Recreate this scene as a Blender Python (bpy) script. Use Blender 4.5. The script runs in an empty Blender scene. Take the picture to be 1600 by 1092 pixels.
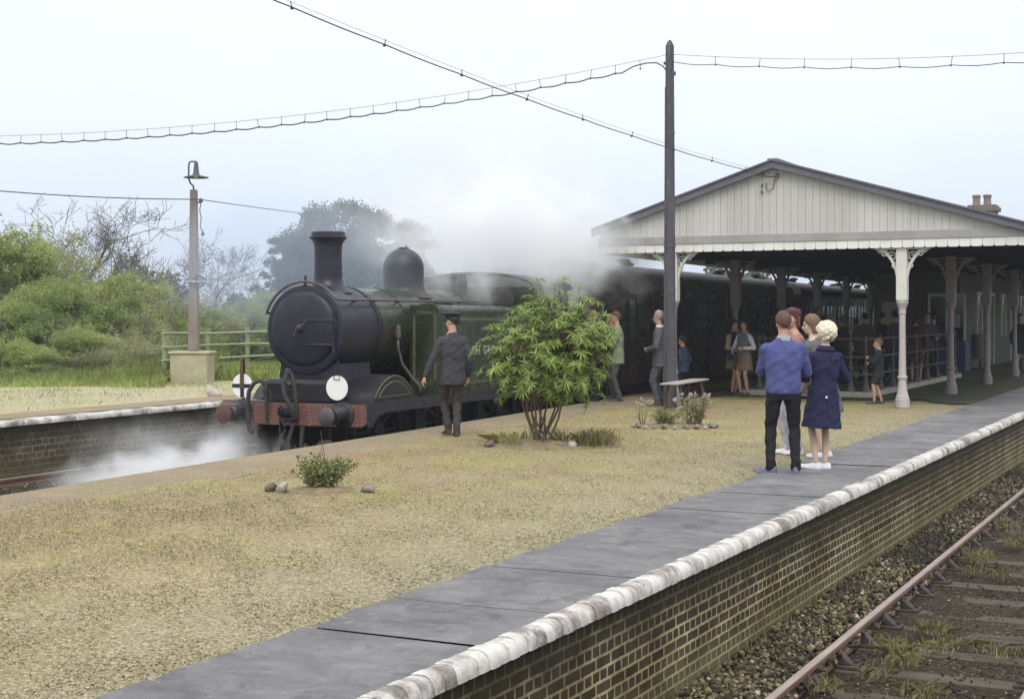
import bpy, math, random
import numpy as np
from mathutils import Vector, Matrix, noise
random.seed(7)
rng = np.random.default_rng(7)
S = bpy.context.scene
COL = S.collection
PI = math.pi
R = math.radians
FPX, CAMZ, TH = 2250.0, 1.72, R(26.67)      # focal length in photo pixels, eye height, heading
CT, ST = math.cos(TH), math.sin(TH)
RAIL = -0.80                                # rail-top level; platform surface is 0
def at(px, d, z=0.0):
    """Ground position of something seen at photo column px and standing d metres off."""
    lat = (px - 800.0) / FPX * d
    return Vector((lat * CT - d * ST, lat * ST + d * CT, z))
def ap(px, py, d):
    v = at(px, d); v.z = CAMZ - (py - 493.0) * d / FPX
    return v
def EX(y): return -10.5 - 0.058 * (y - 10)          # platform edge on the train side
def RXE(y): return -3.372 + 0.0045 * (min(y, 40) - 6)   # outer edge of the coping on the viewer's side
def OX(y): return -17.75 - 0.03 * (y - 19)          # edge of the platform across the line

# ------------------------------------------------------------------ mesh builder
class MB:
    def __init__(s): s.v = []; s.f = []; s.m = []
    def add(s, vs, fs, mi=0):
        b = len(s.v); s.v.extend([tuple(map(float, p)) for p in vs])
        s.f.extend([tuple(i + b for i in f) for f in fs]); s.m.extend([mi] * len(fs))
        return s
    def box(s, c, d, rz=0, mi=0, rx=0, ry=0):
        x, y, z = d[0] / 2, d[1] / 2, d[2] / 2
        M = Matrix.Translation(c) @ Matrix.Rotation(rz, 4, 'Z') @ Matrix.Rotation(ry, 4, 'Y') @ Matrix.Rotation(rx, 4, 'X')
        vs = [M @ Vector(p) for p in [(-x,-y,-z),(x,-y,-z),(x,y,-z),(-x,y,-z),(-x,-y,z),(x,-y,z),(x,y,z),(-x,y,z)]]
        return s.add(vs, [(0,3,2,1),(4,5,6,7),(0,1,5,4),(1,2,6,5),(2,3,7,6),(3,0,4,7)], mi)
    def bb(s, x0, x1, y0, y1, z0, z1, mi=0):
        return s.box(((x0+x1)/2,(y0+y1)/2,(z0+z1)/2), (abs(x1-x0),abs(y1-y0),abs(z1-z0)), mi=mi)
    def rings(s, rs, cap=True, mi=0, closed=True):
        n = len(rs[0]); vs = [p for r in rs for p in r]; fs = []
        for i in range(len(rs)-1):
            for j in range(n if closed else n-1):
                k = (j+1) % n
                fs.append((i*n+j, i*n+k, (i+1)*n+k, (i+1)*n+j))
        if cap and closed:
            fs.append(tuple(range(n))[::-1]); fs.append(tuple((len(rs)-1)*n+j for j in range(n)))
        return s.add(vs, fs, mi)
    def tube(s, pts, r, n=8, cap=True, mi=0, flat=1.0):
        pts = [Vector(p) for p in pts]; rs = []; m = len(pts)
        rad = r if hasattr(r, '__len__') else [r]*m
        prev = None
        for i, p in enumerate(pts):
            t = (pts[min(i+1,m-1)] - pts[max(i-1,0)])
            if t.length < 1e-9: t = Vector((0,0,1))
            t.normalize()
            if prev is None:
                u = t.orthogonal().normalized()
            else:
                u = prev - t * prev.dot(t)
                u = u.normalized() if u.length > 1e-6 else t.orthogonal().normalized()
            prev = u; w = t.cross(u)
            rs.append([p + u*(rad[i]*math.cos(2*PI*k/n)) + w*(rad[i]*flat*math.sin(2*PI*k/n)) for k in range(n)])
        return s.rings(rs, cap, mi)
    def cap(s, a, b, ra, rb, n=12, mi=0):
        """tapered limb with rounded ends"""
        a, b = Vector(a), Vector(b); t = (b-a).normalized(); pts = []; rad = []
        for q in (90, 60, 30): pts.append(a - t*ra*math.sin(R(q))); rad.append(max(ra*math.cos(R(q)), ra*.06))
        pts += [a, b]; rad += [ra, rb]
        for q in (30, 60, 90): pts.append(b + t*rb*math.sin(R(q))); rad.append(max(rb*math.cos(R(q)), rb*.06))
        u = t.orthogonal().normalized(); w = t.cross(u)
        return s.rings([[p+u*(q*math.cos(2*PI*k/n))+w*(q*math.sin(2*PI*k/n)) for k in range(n)] for p, q in zip(pts, rad)], True, mi)
    def lathe(s, prof, c=(0,0,0), n=24, axis='z', mi=0, cap=True):
        c = Vector(c); rs = []
        for r, z in prof:
            ring = []
            for k in range(n):
                a = 2*PI*k/n; x, y = r*math.cos(a), r*math.sin(a)
                ring.append(c + (Vector((x,y,z)) if axis=='z' else Vector((y,z,x)) if axis=='y' else Vector((z,x,y))))
            rs.append(ring)
        return s.rings(rs, cap, mi)
    def ell(s, c, r, n=14, m=9, M=None, mi=0):
        c = Vector(c); r = r if hasattr(r, '__len__') else (r,r,r); rs = []
        for i in range(m+1):
            b = -PI/2 + PI*i/m; cb = max(math.cos(b), .02)
            ring = [Vector((r[0]*cb*math.cos(2*PI*k/n), r[1]*cb*math.sin(2*PI*k/n), r[2]*math.sin(b))) for k in range(n)]
            rs.append([c + ((M @ p) if M else p) for p in ring])
        return s.rings(rs, True, mi)
    def prism(s, poly, fn, a0, a1, mi=0):
        """poly (u,v) swept from a0 to a1; fn(u,v,a) -> point"""
        n = len(poly)
        vs = [fn(u,v,a0) for u,v in poly] + [fn(u,v,a1) for u,v in poly]
        fs = [(i,(i+1)%n,n+(i+1)%n,n+i) for i in range(n)] + [tuple(range(n))[::-1], tuple(range(n,2*n))]
        return s.add(vs, fs, mi)
    def mesh(s, name):
        me = bpy.data.meshes.new(name); me.from_pydata(s.v, [], s.f)
        if any(s.m): me.polygons.foreach_set('material_index', s.m)
        me.update(); return me
    def build(s, name, mats, parent=None, smooth=False, bevel=0, seg=2, fixn=True):
        me = s.mesh(name)
        if fixn:
            import bmesh
            bm = bmesh.new(); bm.from_mesh(me); bmesh.ops.recalc_face_normals(bm, faces=bm.faces); bm.to_mesh(me); bm.free()
        o = link(name, me, mats, parent)
        if smooth: shade(me, smooth)
        if bevel:
            b = o.modifiers.new('b', 'BEVEL'); b.width = bevel; b.segments = seg; b.limit_method = 'ANGLE'; b.angle_limit = R(40)
        return o
def shade(me, ang=40):
    me.polygons.foreach_set('use_smooth', [True]*len(me.polygons))
    if ang is not True and ang < 90: me.set_sharp_from_angle(angle=R(ang))
def link(name, me, mats=None, parent=None):
    o = bpy.data.objects.new(name, me); COL.objects.link(o)
    if mats:
        for m in (mats if isinstance(mats, (list, tuple)) else [mats]): me.materials.append(m)
    if parent: o.parent = parent
    return o
def empty(name, loc=(0,0,0), rz=0, s=1):
    o = bpy.data.objects.new(name, None); COL.objects.link(o); o.empty_display_size = .1
    o.location = loc; o.rotation_euler = (0,0,rz); o.scale = (s,s,s); return o
def tag(o, label, cat, group=None):
    o['label'] = label; o['category'] = cat
    if group: o['group'] = group
    return o
def kind(o, k, label=None):
    o['kind'] = k
    if label: o['label'] = label
    return o
def dup(root, loc=None, rz=None, label=None, s=None):
    def rec(o, par):
        c = o.copy(); COL.objects.link(c)
        if par: c.parent = par
        for ch in kids.get(o, []): rec(ch, c)
        return c
    kids = {}
    for o in COL.objects:
        if o.parent: kids.setdefault(o.parent, []).append(o)
    c = rec(root, None)
    if loc is not None: c.location = loc
    if rz is not None: c.rotation_euler = (0,0,rz)
    if s is not None: c.scale = (s,s,s) if not hasattr(s,'__len__') else s
    if label: c['label'] = label
    return c
def fastmesh(name, verts, k):
    """verts (N*k,3): N separate k-gons"""
    verts = np.asarray(verts, dtype=np.float32); n = len(verts)//k
    me = bpy.data.meshes.new(name); me.vertices.add(n*k); me.vertices.foreach_set('co', verts.ravel())
    me.loops.add(n*k); me.loops.foreach_set('vertex_index', np.arange(n*k, dtype=np.int32))
    me.polygons.add(n); me.polygons.foreach_set('loop_start', np.arange(0, n*k, k, dtype=np.int32))
    me.polygons.foreach_set('loop_total', np.full(n, k, dtype=np.int32)); me.update(calc_edges=True); me.validate(); return me
def facemesh(name, verts, faces):
    verts = np.asarray(verts, dtype=np.float32); faces = np.asarray(faces, dtype=np.int32); n, k = faces.shape
    me = bpy.data.meshes.new(name); me.vertices.add(len(verts)); me.vertices.foreach_set('co', verts.ravel())
    me.loops.add(n*k); me.loops.foreach_set('vertex_index', faces.ravel())
    me.polygons.add(n); me.polygons.foreach_set('loop_start', np.arange(0, n*k, k, dtype=np.int32))
    me.polygons.foreach_set('loop_total', np.full(n, k, dtype=np.int32)); me.update(calc_edges=True); return me

# ------------------------------------------------------------------ materials
def newmat(name):
    m = bpy.data.materials.new(name); m.use_nodes = True; nt = m.node_tree
    for n in list(nt.nodes): nt.nodes.remove(n)
    out = nt.nodes.new('ShaderNodeOutputMaterial')
    return m, nt, out
class NT:
    def __init__(s, nt): s.nt = nt
    def n(s, t, **k):
        nd = s.nt.nodes.new(t)
        for a, b in k.items():
            if hasattr(nd, a): setattr(nd, a, b)
        return nd
    def L(s, a, b): s.nt.links.new(a, b)
    def coord(s, which='Object', scale=(1,1,1)):
        if which == 'World':
            g = s.n('ShaderNodeNewGeometry'); o = g.outputs['Position']
        else: o = s.n('ShaderNodeTexCoord').outputs[which]
        if tuple(scale) != (1,1,1):
            mp = s.n('ShaderNodeMapping'); mp.inputs['Scale'].default_value = scale; s.L(o, mp.inputs['Vector']); o = mp.outputs[0]
        return o
    def noise(s, co, scale, detail=4, rough=.55, dist=0):
        t = s.n('ShaderNodeTexNoise'); t.inputs['Scale'].default_value = scale; t.inputs['Detail'].default_value = detail
        t.inputs['Roughness'].default_value = rough; t.inputs['Distortion'].default_value = dist; s.L(co, t.inputs['Vector']); return t.outputs['Fac']
    def ramp(s, fac, stops, interp='LINEAR'):
        r = s.n('ShaderNodeValToRGB'); r.color_ramp.interpolation = interp; e = r.color_ramp.elements
        while len(e) < len(stops): e.new(.5)
        for i, (p, c) in enumerate(stops):
            e[i].position = p; e[i].color = (c,c,c,1) if not hasattr(c,'__len__') else (*c[:3],1)
        s.L(fac, r.inputs[0]); return r.outputs[0]
    def mix(s, fac, a, b, mode='MIX'):
        m = s.n('ShaderNodeMix', data_type='RGBA', blend_type=mode)
        for sock, v in ((m.inputs[0], fac), (m.inputs[6], a), (m.inputs[7], b)):
            if hasattr(v, 'is_linked') or hasattr(v, 'links'): s.L(v, sock)
            elif hasattr(v, '__len__'): sock.default_value = (*v[:3],1)
            else: sock.default_value = v if sock == m.inputs[0] else (v,v,v,1)
        return m.outputs[2]
    def math(s, op, a, b=0.0, clamp=False):
        m = s.n('ShaderNodeMath', operation=op); m.use_clamp = clamp
        for i, v in enumerate((a, b)):
            if hasattr(v, 'links'): s.L(v, m.inputs[i])
            else: m.inputs[i].default_value = v
        return m.outputs[0]
    def bump(s, h, strength=.3, dist=.01, prev=None):
        b = s.n('ShaderNodeBump'); b.inputs['Strength'].default_value = strength; b.inputs['Distance'].default_value = dist
        s.L(h, b.inputs['Height'])
        if prev: s.L(prev, b.inputs['Normal'])
        return b.outputs[0]
    def princ(s, out, col, rough=.7, normal=None, metal=0, spec=.35):
        p = s.n('ShaderNodeBsdfPrincipled')
        for k, v in (('Base Color', col), ('Roughness', rough)):
            if hasattr(v, 'links'): s.L(v, p.inputs[k])
            else: p.inputs[k].default_value = (*v[:3],1) if hasattr(v,'__len__') else v
        p.inputs['Metallic'].default_value = metal; p.inputs['Specular IOR Level'].default_value = spec
        if normal: s.L(normal, p.inputs['Normal'])
        s.L(p.outputs[0], out.inputs[0]); return p
def mul(c, k): return tuple(min(1, x*k) for x in c[:3])
def mat(name, c, rough=.7, var=.22, scale=6, bump=.15, bscale=None, bdist=.004, metal=0, c2=None, spec=.35, co='Object', c2t=(.52,.72), stretch=(1,1,1), rvar=.12):
    m, nt, out = newmat(name); T = NT(nt); v = T.coord(co, stretch)
    n1 = T.noise(v, scale, 6, .62)
    col = T.ramp(n1, [(.28, mul(c, 1-var)), (.72, mul(c, 1+var))])
    if c2: col = T.mix(T.ramp(T.noise(v, scale*.45+.31, 7, .68, .4), [(c2t[0],0.),(c2t[1],1.)]), col, c2)
    nr = T.ramp(T.noise(v, scale*2.3, 3), [(.3, max(.02,rough-rvar)), (.7, min(1,rough+rvar))])
    nrm = T.bump(T.noise(v, bscale or scale*9, 4, .6), bump, bdist) if bump else None
    T.princ(out, col, nr, nrm, metal, spec); return m
def leafmat(name, c, c2, trans=.35, rough=.55):
    m, nt, out = newmat(name); T = NT(nt)
    g = T.n('ShaderNodeNewGeometry'); col = T.ramp(g.outputs['Random Per Island'], [(0., mul(c,.72)), (.45, c), (.8, c2), (1., mul(c2,1.25))])
    big = T.ramp(T.noise(T.coord('World'), .9, 3), [(.35,.78),(.65,1.15)])
    col = T.mix(1.0, col, big, 'MULTIPLY')
    p = T.n('ShaderNodeBsdfPrincipled'); T.L(col, p.inputs['Base Color']); p.inputs['Roughness'].default_value = rough; p.inputs['Specular IOR Level'].default_value = .25
    t = T.n('ShaderNodeBsdfTranslucent'); T.L(col, t.inputs[0])
    mx = T.n('ShaderNodeMixShader'); mx.inputs[0].default_value = trans; T.L(p.outputs[0], mx.inputs[1]); T.L(t.outputs[0], mx.inputs[2]); T.L(mx.outputs[0], out.inputs[0])
    return m
def islandmat(name, stops, rough=.85, bump=.25, bscale=60, patch=None):
    m, nt, out = newmat(name); T = NT(nt); g = T.n('ShaderNodeNewGeometry')
    col = T.ramp(g.outputs['Random Per Island'], stops); w = T.coord('World')
    if patch:
        col = T.mix(T.ramp(T.noise(w, patch[1], 4), [(.45,0.),(.65,.8)]), col, patch[0])
    T.princ(out, col, rough, T.bump(T.noise(w, bscale, 3), bump, .006), spec=.25); return m
def cloth(name, c, var=.18, weave=260, rough=.92, wr=.5):
    m, nt, out = newmat(name); T = NT(nt); v = T.coord('Object')
    col = T.ramp(T.noise(v, 14, 5, .6), [(.3, mul(c,1-var)), (.7, mul(c,1+var))])
    col = T.mix(.35, col, T.ramp(T.noise(v, weave, 2), [(.3, mul(c,.75)), (.7, mul(c,1.3))]))
    b = T.bump(T.noise(T.coord('Object', (1,1,.45)), 13, 3, .5, 1.2), wr, .03)
    b = T.bump(T.noise(v, weave, 2), .25, .002, b)
    T.princ(out, col, rough, b, spec=.15); return m
def glassmat(name, c=(.02,.025,.03)):
    m, nt, out = newmat(name); T = NT(nt)
    T.princ(out, c, .08, T.bump(T.noise(T.coord('World'), 1.3, 2), .05, .02), spec=.6); return m

M = {}
M['black'] = mat('loco_black', (.014,.013,.019), .42, .4, 5, .15, 40, c2=(.055,.048,.042), c2t=(.50,.78))
M['smokebox'] = mat('smokebox_black', (.016,.016,.030), .40, .35, 4, .15, 45, c2=(.040,.035,.042), c2t=(.5,.85))
M['blackedge'] = mat('frame_black', (.017,.018,.03), .45, .3, 4, .1)
M['green'] = mat('loco_green', (.020,.030,.012), .30, .25, 2.5, .05, 30, c2=(.036,.034,.022), c2t=(.48,.8), spec=.42)
M['boilertop'] = M['green']
M['lining'] = mat('lining_paint', (.16,.17,.10), .5, .2, 9, 0)
M['letter'] = mat('letter_paint', (.42,.41,.33), .5, .2, 9, 0)
M['red'] = mat('buffer_beam_red', (.155,.062,.052), .6, .25, 7, .2, 50, c2=(.13,.09,.075), c2t=(.42,.7))
M['rivet'] = mat('rivet_paint', (.30,.16,.135), .5, .25, 20, 0)
M['steel'] = mat('worn_steel', (.11,.10,.10), .45, .3, 14, .15, metal=.6)
M['brass'] = mat('pipe_metal', (.10,.085,.08), .4, .25, 20, .1, metal=.5)
M['white'] = mat('white_enamel', (.80,.80,.78), .5, .06, 8, .05)
M['hose'] = mat('rubber_hose', (.035,.035,.035), .7, .3, 18, .2)
M['maroon'] = mat('coach_maroon', (.022,.010,.009), .40, .25, 2, .06, 30, c2=(.030,.018,.016), c2t=(.5,.9))
M['coachroof'] = mat('coach_roof_grey', (.10,.095,.09), .8, .25, 2.5, .2, 30, c2=(.06,.055,.055))
M['glass'] = glassmat('window_glass')
M['underframe'] = mat('underframe_black', (.008,.008,.008), .8, .3, 5, .2)
M['hood'] = mat('hood_grey', (.22,.21,.20), .5, .2, 8, 0)
M['rail'] = mat('rail_rust', (.16,.10,.075), .55, .25, 9, .25, 60, c2=(.24,.20,.18), c2t=(.5,.7), stretch=(1,.15,1))
M['railhead'] = mat('rail_head', (.38,.31,.28), .40, .2, 12, .1, 60, stretch=(1,.1,1), metal=.3)
M['chair'] = mat('chair_iron', (.050,.040,.036), .75, .3, 14, .25)
M['sleeper'] = mat('sleeper_wood', (.070,.056,.040), .9, .35, 7, .6, 30, .012, c2=(.12,.105,.065), stretch=(.25,1.5,1))
M['cream'] = mat('gable_cream', (.53,.525,.50), .75, .08, 1.2, .1, 30, c2=(.41,.395,.355), c2t=(.46,.8), stretch=(1.6,1,.16))
M['val'] = mat('valance_white', (.74,.74,.70), .7, .1, 1.8, .1, 30, c2=(.55,.53,.46), c2t=(.55,.8))
M['band'] = mat('fascia_grey', (.33,.32,.315), .75, .15, 1.6, .1, 30, c2=(.33,.29,.24), c2t=(.55,.8), stretch=(1,1,2))
M['barge'] = mat('bargeboard_grey', (.13,.13,.155), .7, .15, 3, .1)
M['roof'] = mat('roof_slate', (.12,.12,.13), .8, .25, 3, .3, 12)
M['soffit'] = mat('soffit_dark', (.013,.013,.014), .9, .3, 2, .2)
M['iron'] = mat('painted_iron_shaded', (.25,.225,.215), .6, .12, 5, .12, 40, c2=(.27,.22,.18), c2t=(.58,.8))  # column paint with the canopy's shade darkened into its colour
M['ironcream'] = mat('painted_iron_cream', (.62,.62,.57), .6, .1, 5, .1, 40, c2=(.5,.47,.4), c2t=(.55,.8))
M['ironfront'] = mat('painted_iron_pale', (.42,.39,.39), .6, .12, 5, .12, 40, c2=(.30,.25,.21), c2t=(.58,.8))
M['irondark'] = mat('railing_iron', (.10,.095,.092), .7, .2, 9, .2, 50, c2=(.09,.07,.06))
M['stone'] = mat('kerb_stone', (.40,.39,.34), .85, .2, 5, .4, 40, .008, c2=(.22,.22,.16))
M['pole'] = mat('pole_timber', (.078,.074,.088), .85, .25, 3, .5, 14, .01, c2=(.22,.215,.23), c2t=(.55,.8), stretch=(3,3,.5))
M['post'] = mat('post_concrete', (.21,.18,.155), .85, .2, 5, .4, 20, .008, stretch=(2,2,.4), c2=(.12,.10,.085))
M['concrete'] = mat('weathered_concrete', (.38,.35,.24), .9, .2, 3, .4, 30, .008, c2=(.27,.28,.14), c2t=(.48,.7))
M['pot'] = mat('chimney_pot_clay', (.22,.18,.15), .9, .2, 4, .3)
M['lampiron'] = mat('lamp_iron', (.075,.08,.10), .6, .25, 9, .1)
M['fence'] = mat('fence_green', (.27,.32,.19), .75, .2, 5, .3)
M['wire'] = mat('cable_black', (.045,.045,.05), .7, .2, 9, 0)
M['bark'] = mat('bark', (.12,.105,.085), .9, .3, 6, .6, 25, .015)
M['twig'] = mat('bare_bark', (.17,.16,.165), .9, .3, 4, .3)
M['stem'] = mat('shrub_stem', (.13,.10,.06), .85, .3, 10, .3)
M['soil'] = mat('soil', (.21,.165,.10), .95, .3, 8, .8, 40, .02, c2=(.27,.24,.13))
M['plank'] = mat('bench_plank', (.36,.34,.31), .8, .2, 5, .4, 30, .005, stretch=(3,.4,1))
M['rust'] = mat('rusty_iron', (.10,.055,.04), .8, .3, 12, .3)
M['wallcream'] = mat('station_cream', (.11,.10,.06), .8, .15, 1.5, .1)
M['wallbrown'] = mat('station_brown', (.06,.052,.04), .7, .2, 2, .1)
M['paper'] = mat('poster_paper', (.40,.40,.38), .7, .15, 5, 0)
M['blueboard'] = mat('kiosk_blue', (.035,.05,.12), .6, .2, 2, .1)
M['frame'] = mat('white_frame', (.60,.59,.54), .6, .1, 5, 0)
M['chimney'] = mat('chimney_brick', (.16,.13,.11), .9, .25, 6, .5, 20, .01)
M['skin'] = mat('skin', (.46,.27,.19), .55, .1, 9, .05)
M['stocking'] = mat('stocking', (.50,.36,.27), .5, .08, 9, .03)
M['skindark'] = mat('skin_tanned', (.30,.165,.11), .55, .1, 9, .05)
M['eye'] = mat('eye_dark', (.02,.015,.012), .3, .1, 9, 0)
M['lip'] = mat('lip', (.36,.13,.11), .5, .1, 9, 0)
def stonecol(k=1.0): return [(0.,(.10*k,.09*k,.07*k)),(.35,(.20*k,.18*k,.13*k)),(.7,(.30*k,.27*k,.19*k)),(1.,(.45*k,.42*k,.34*k))]
# ------------------------------------------------------------------ camera, light, sky
cam = bpy.data.cameras.new('camera'); co = bpy.data.objects.new('camera', cam); COL.objects.link(co)
cam.sensor_width = 36; cam.lens = 36 * FPX / 1600; cam.clip_end = 2000; cam.clip_start = .1
cam.shift_y = -53.0 / 1600
co.location = (0,0,CAMZ); co.rotation_euler = (PI/2, 0, TH); S.camera = co
SUN_EL, SUN_AZ = R(52), R(150)
w = bpy.data.worlds.new('World'); S.world = w; w.use_nodes = True; nt = w.node_tree; T = NT(nt)
bg = nt.nodes['Background']; bg.inputs[1].default_value = .118
sky = T.n('ShaderNodeTexSky'); sky.sky_type = 'NISHITA'; sky.sun_disc = False; sky.sun_elevation = SUN_EL; sky.sun_rotation = SUN_AZ; sky.air_density = 1.2; sky.dust_density = 3.0
tc = T.n('ShaderNodeTexCoord'); sx = T.n('ShaderNodeSeparateXYZ'); T.L(tc.outputs['Generated'], sx.inputs[0])
# colour ramps clamp nothing above 1, so carry the cloud layer as a 0-1 ramp scaled up
cr = T.ramp(sx.outputs[2], [(0.0, (.40,.455,.555)), (.06, (.445,.50,.59)), (.13, (.54,.577,.645)), (.22, (.60,.622,.668)), (.45, (.78,.80,.83)), (1., (.98,.985,1.))])
cn = T.ramp(T.noise(tc.outputs['Generated'], 3.2, 5, .6), [(.3,.955),(.7,1.02)])
cr = T.mix(1.0, cr, cn, 'MULTIPLY')
sc = T.n('ShaderNodeVectorMath', operation='SCALE'); sc.inputs['Scale'].default_value = 13.4; T.L(cr, sc.inputs[0])
T.L(T.mix(.88, sky.outputs[0], sc.outputs[0]), bg.inputs[0])
sun = bpy.data.lights.new('sun', 'SUN'); sun.energy = 1.5; sun.angle = R(34); sun.color = (1,.96,.9)
so = bpy.data.objects.new('sun', sun); COL.objects.link(so)
sd = Vector((math.sin(SUN_AZ)*math.cos(SUN_EL), math.cos(SUN_AZ)*math.cos(SUN_EL), math.sin(SUN_EL)))
so.rotation_euler = sd.to_track_quat('Z', 'Y').to_euler()
S.view_settings.view_transform = 'Standard'; S.view_settings.look = 'None'; S.view_settings.exposure = 0.22; S.view_settings.gamma = 1
S.cycles.use_denoising = True; S.cycles.max_bounces = 24; S.cycles.diffuse_bounces = 3; S.cycles.glossy_bounces = 3; S.cycles.volume_bounces = 22; S.cycles.transparent_max_bounces = 12
S.cycles.sample_clamp_indirect = 6

# ------------------------------------------------------------------ ground
def gridmesh(name, x0, x1, y0, y1, nx, ny, zf, xf=None):
    xs, ys = np.meshgrid(np.linspace(0,1,nx+1), np.linspace(0,1,ny+1)); Y = y0+(y1-y0)*ys
    X = (x0+(x1-x0)*xs) if xf is None else xf(xs, Y)
    V = np.stack([X, Y, zf(X, Y)], -1).reshape(-1,3)
    i = np.arange(nx*ny); a = (i//nx)*(nx+1)+i%nx
    return facemesh(name, V, np.stack([a, a+1, a+nx+2, a+nx+1], 1))
def wob(X, Y, f=1.0, s=0):
    return (np.sin(X*1.7*f+s)+np.sin(Y*1.3*f+2.1*s)+np.sin((X+Y)*2.9*f+s)+np.sin((X*.7-Y*1.1)*4.7*f))/4
def groundmat(name, A, B, C, band=None, *a, **k): return groundmat_(name, A, B, C, band, *a, **k)
def groundmat_(name, A, B, C, band, sc=.5, fine=70, bump=.6, fd=.012, c_at=(.52,.66), stones=None):
    m, nt, out = newmat(name); T = NT(nt); v = T.coord('World')
    col = T.mix(T.ramp(T.noise(v, sc, 6, .65, .5), [(.4,0.),(.62,1.)]), A, B)
    col = T.mix(T.ramp(T.noise(v, sc*.6+.13, 7, .7, .3), [(c_at[0],0.),(c_at[1],1.)]), col, C)
    if band:                      # trodden brown earth on the train side, mossy yellow in the middle, bare grit by the path
        sp = T.n('ShaderNodeSeparateXYZ'); T.L(v, sp.inputs[0])
        xx = T.math('ADD', sp.outputs[0], T.math('MULTIPLY', T.math('SUBTRACT', T.noise(v, .38, 6, .65, .5), .5), 5.0))
        col = T.mix(T.ramp(T.math('MULTIPLY', T.math('ADD', xx, 10.4), .25, True), [(0.,.85),(.55,.55),(.9,0.)]), col, band[0])
        col = T.mix(T.ramp(T.math('ADD', T.noise(v, .55, 6, .7, .6), T.math('MULTIPLY', T.math('ADD', sp.outputs[1], -10.0), .006)), [(.48,0.),(.62,.75)]), col, band[1])
        col = T.mix(T.ramp(T.math('MULTIPLY', T.math('ADD', xx, 6.6), .5, True), [(0.,0.),(1.,.7)]), col, band[2])
    vo = T.n('ShaderNodeTexVoronoi'); vo.inputs['Scale'].default_value = fine; T.L(v, vo.inputs['Vector'])
    hs = T.n('ShaderNodeSeparateColor'); T.L(vo.outputs['Color'], hs.inputs[0])
    col = T.mix(1.0, col, T.ramp(hs.outputs[0], [(0.,.58),(.3,.86),(.7,1.08),(1.,1.45)]), 'MULTIPLY')
    if stones: col = T.mix(T.ramp(hs.outputs[1], [(.92,0.),(.97,.7)]), col, stones)
    h = T.math('ADD', T.math('MULTIPLY', vo.outputs['Distance'], -1.2), T.noise(v, fine*.35, 4))
    T.princ(out, col, .95, T.bump(h, bump, fd), spec=.12); return m
M['ground'] = groundmat('meadow', (.10,.13,.04), (.16,.17,.06), (.13,.12,.06), None, .25, 20)
M['gravel'] = groundmat('gravel', (.350,.294,.170), (.288,.240,.132), (.275,.255,.112), ((.298,.212,.128),(.335,.308,.125),(.312,.276,.198)), .42, 62, .75, .02, (.52,.68), (.55,.52,.43))
M['edgepave'] = groundmat('worn_edge_paving', (.235,.19,.13), (.29,.235,.155), (.22,.20,.12), None, .7, 90, .3, .006)
M['bank'] = groundmat('grassy_gravel', (.40,.36,.25), (.33,.32,.18), (.25,.285,.12), None, .4, 40, .5)
M['dirt'] = groundmat('ash_ballast', (.045,.034,.024), (.068,.052,.035), (.085,.076,.038), None, .9, 45, .9, .03, (.55,.7), (.22,.20,.16))
def asphaltmat():
    m, nt, out = newmat('asphalt'); T = NT(nt); v = T.coord('World')
    col = T.ramp(T.noise(v, .8, 7, .68, .4), [(.3,(.125,.125,.132)),(.5,(.175,.173,.178)),(.72,(.245,.24,.24))])
    col = T.mix(T.ramp(T.noise(v, 2.1, 6, .72, 1.0), [(.54,0.),(.60,.55)]), col, (.095,.095,.10))
    col = T.mix(T.ramp(T.noise(v, 5.3, 6, .75, .6), [(.58,0.),(.66,.5)]), col, (.29,.28,.265))
    col = T.mix(T.ramp(T.noise(v, 160, 2), [(.6,0.),(.75,.55)]), col, (.30,.29,.28))
    strk = T.noise(T.coord('World', (1.3,2.1,1)), 1.7, 8, .74, .9)
    col = T.mix(1.0, col, T.ramp(strk, [(.3,.74),(.5,1.0),(.7,1.27)]), 'MULTIPLY')
    sp = T.n('ShaderNodeSeparateXYZ'); T.L(v, sp.inputs[0])
    edge = T.math('ADD', sp.outputs[0], T.math('MULTIPLY', T.noise(v, 1.7, 5, .7), .35))
    col = T.mix(T.ramp(T.math('MULTIPLY', T.math('ADD', edge, 4.62), 3.0, True), [(0.,.75),(.45,0.)]), col, (.26,.235,.15))
    T.princ(out, col, .82, T.bump(T.noise(v, 110, 3), .9, .012, T.bump(T.noise(v, 7, 6, .7), .7, .03)), spec=.3); return m
M['asphalt'] = asphaltmat()
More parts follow.
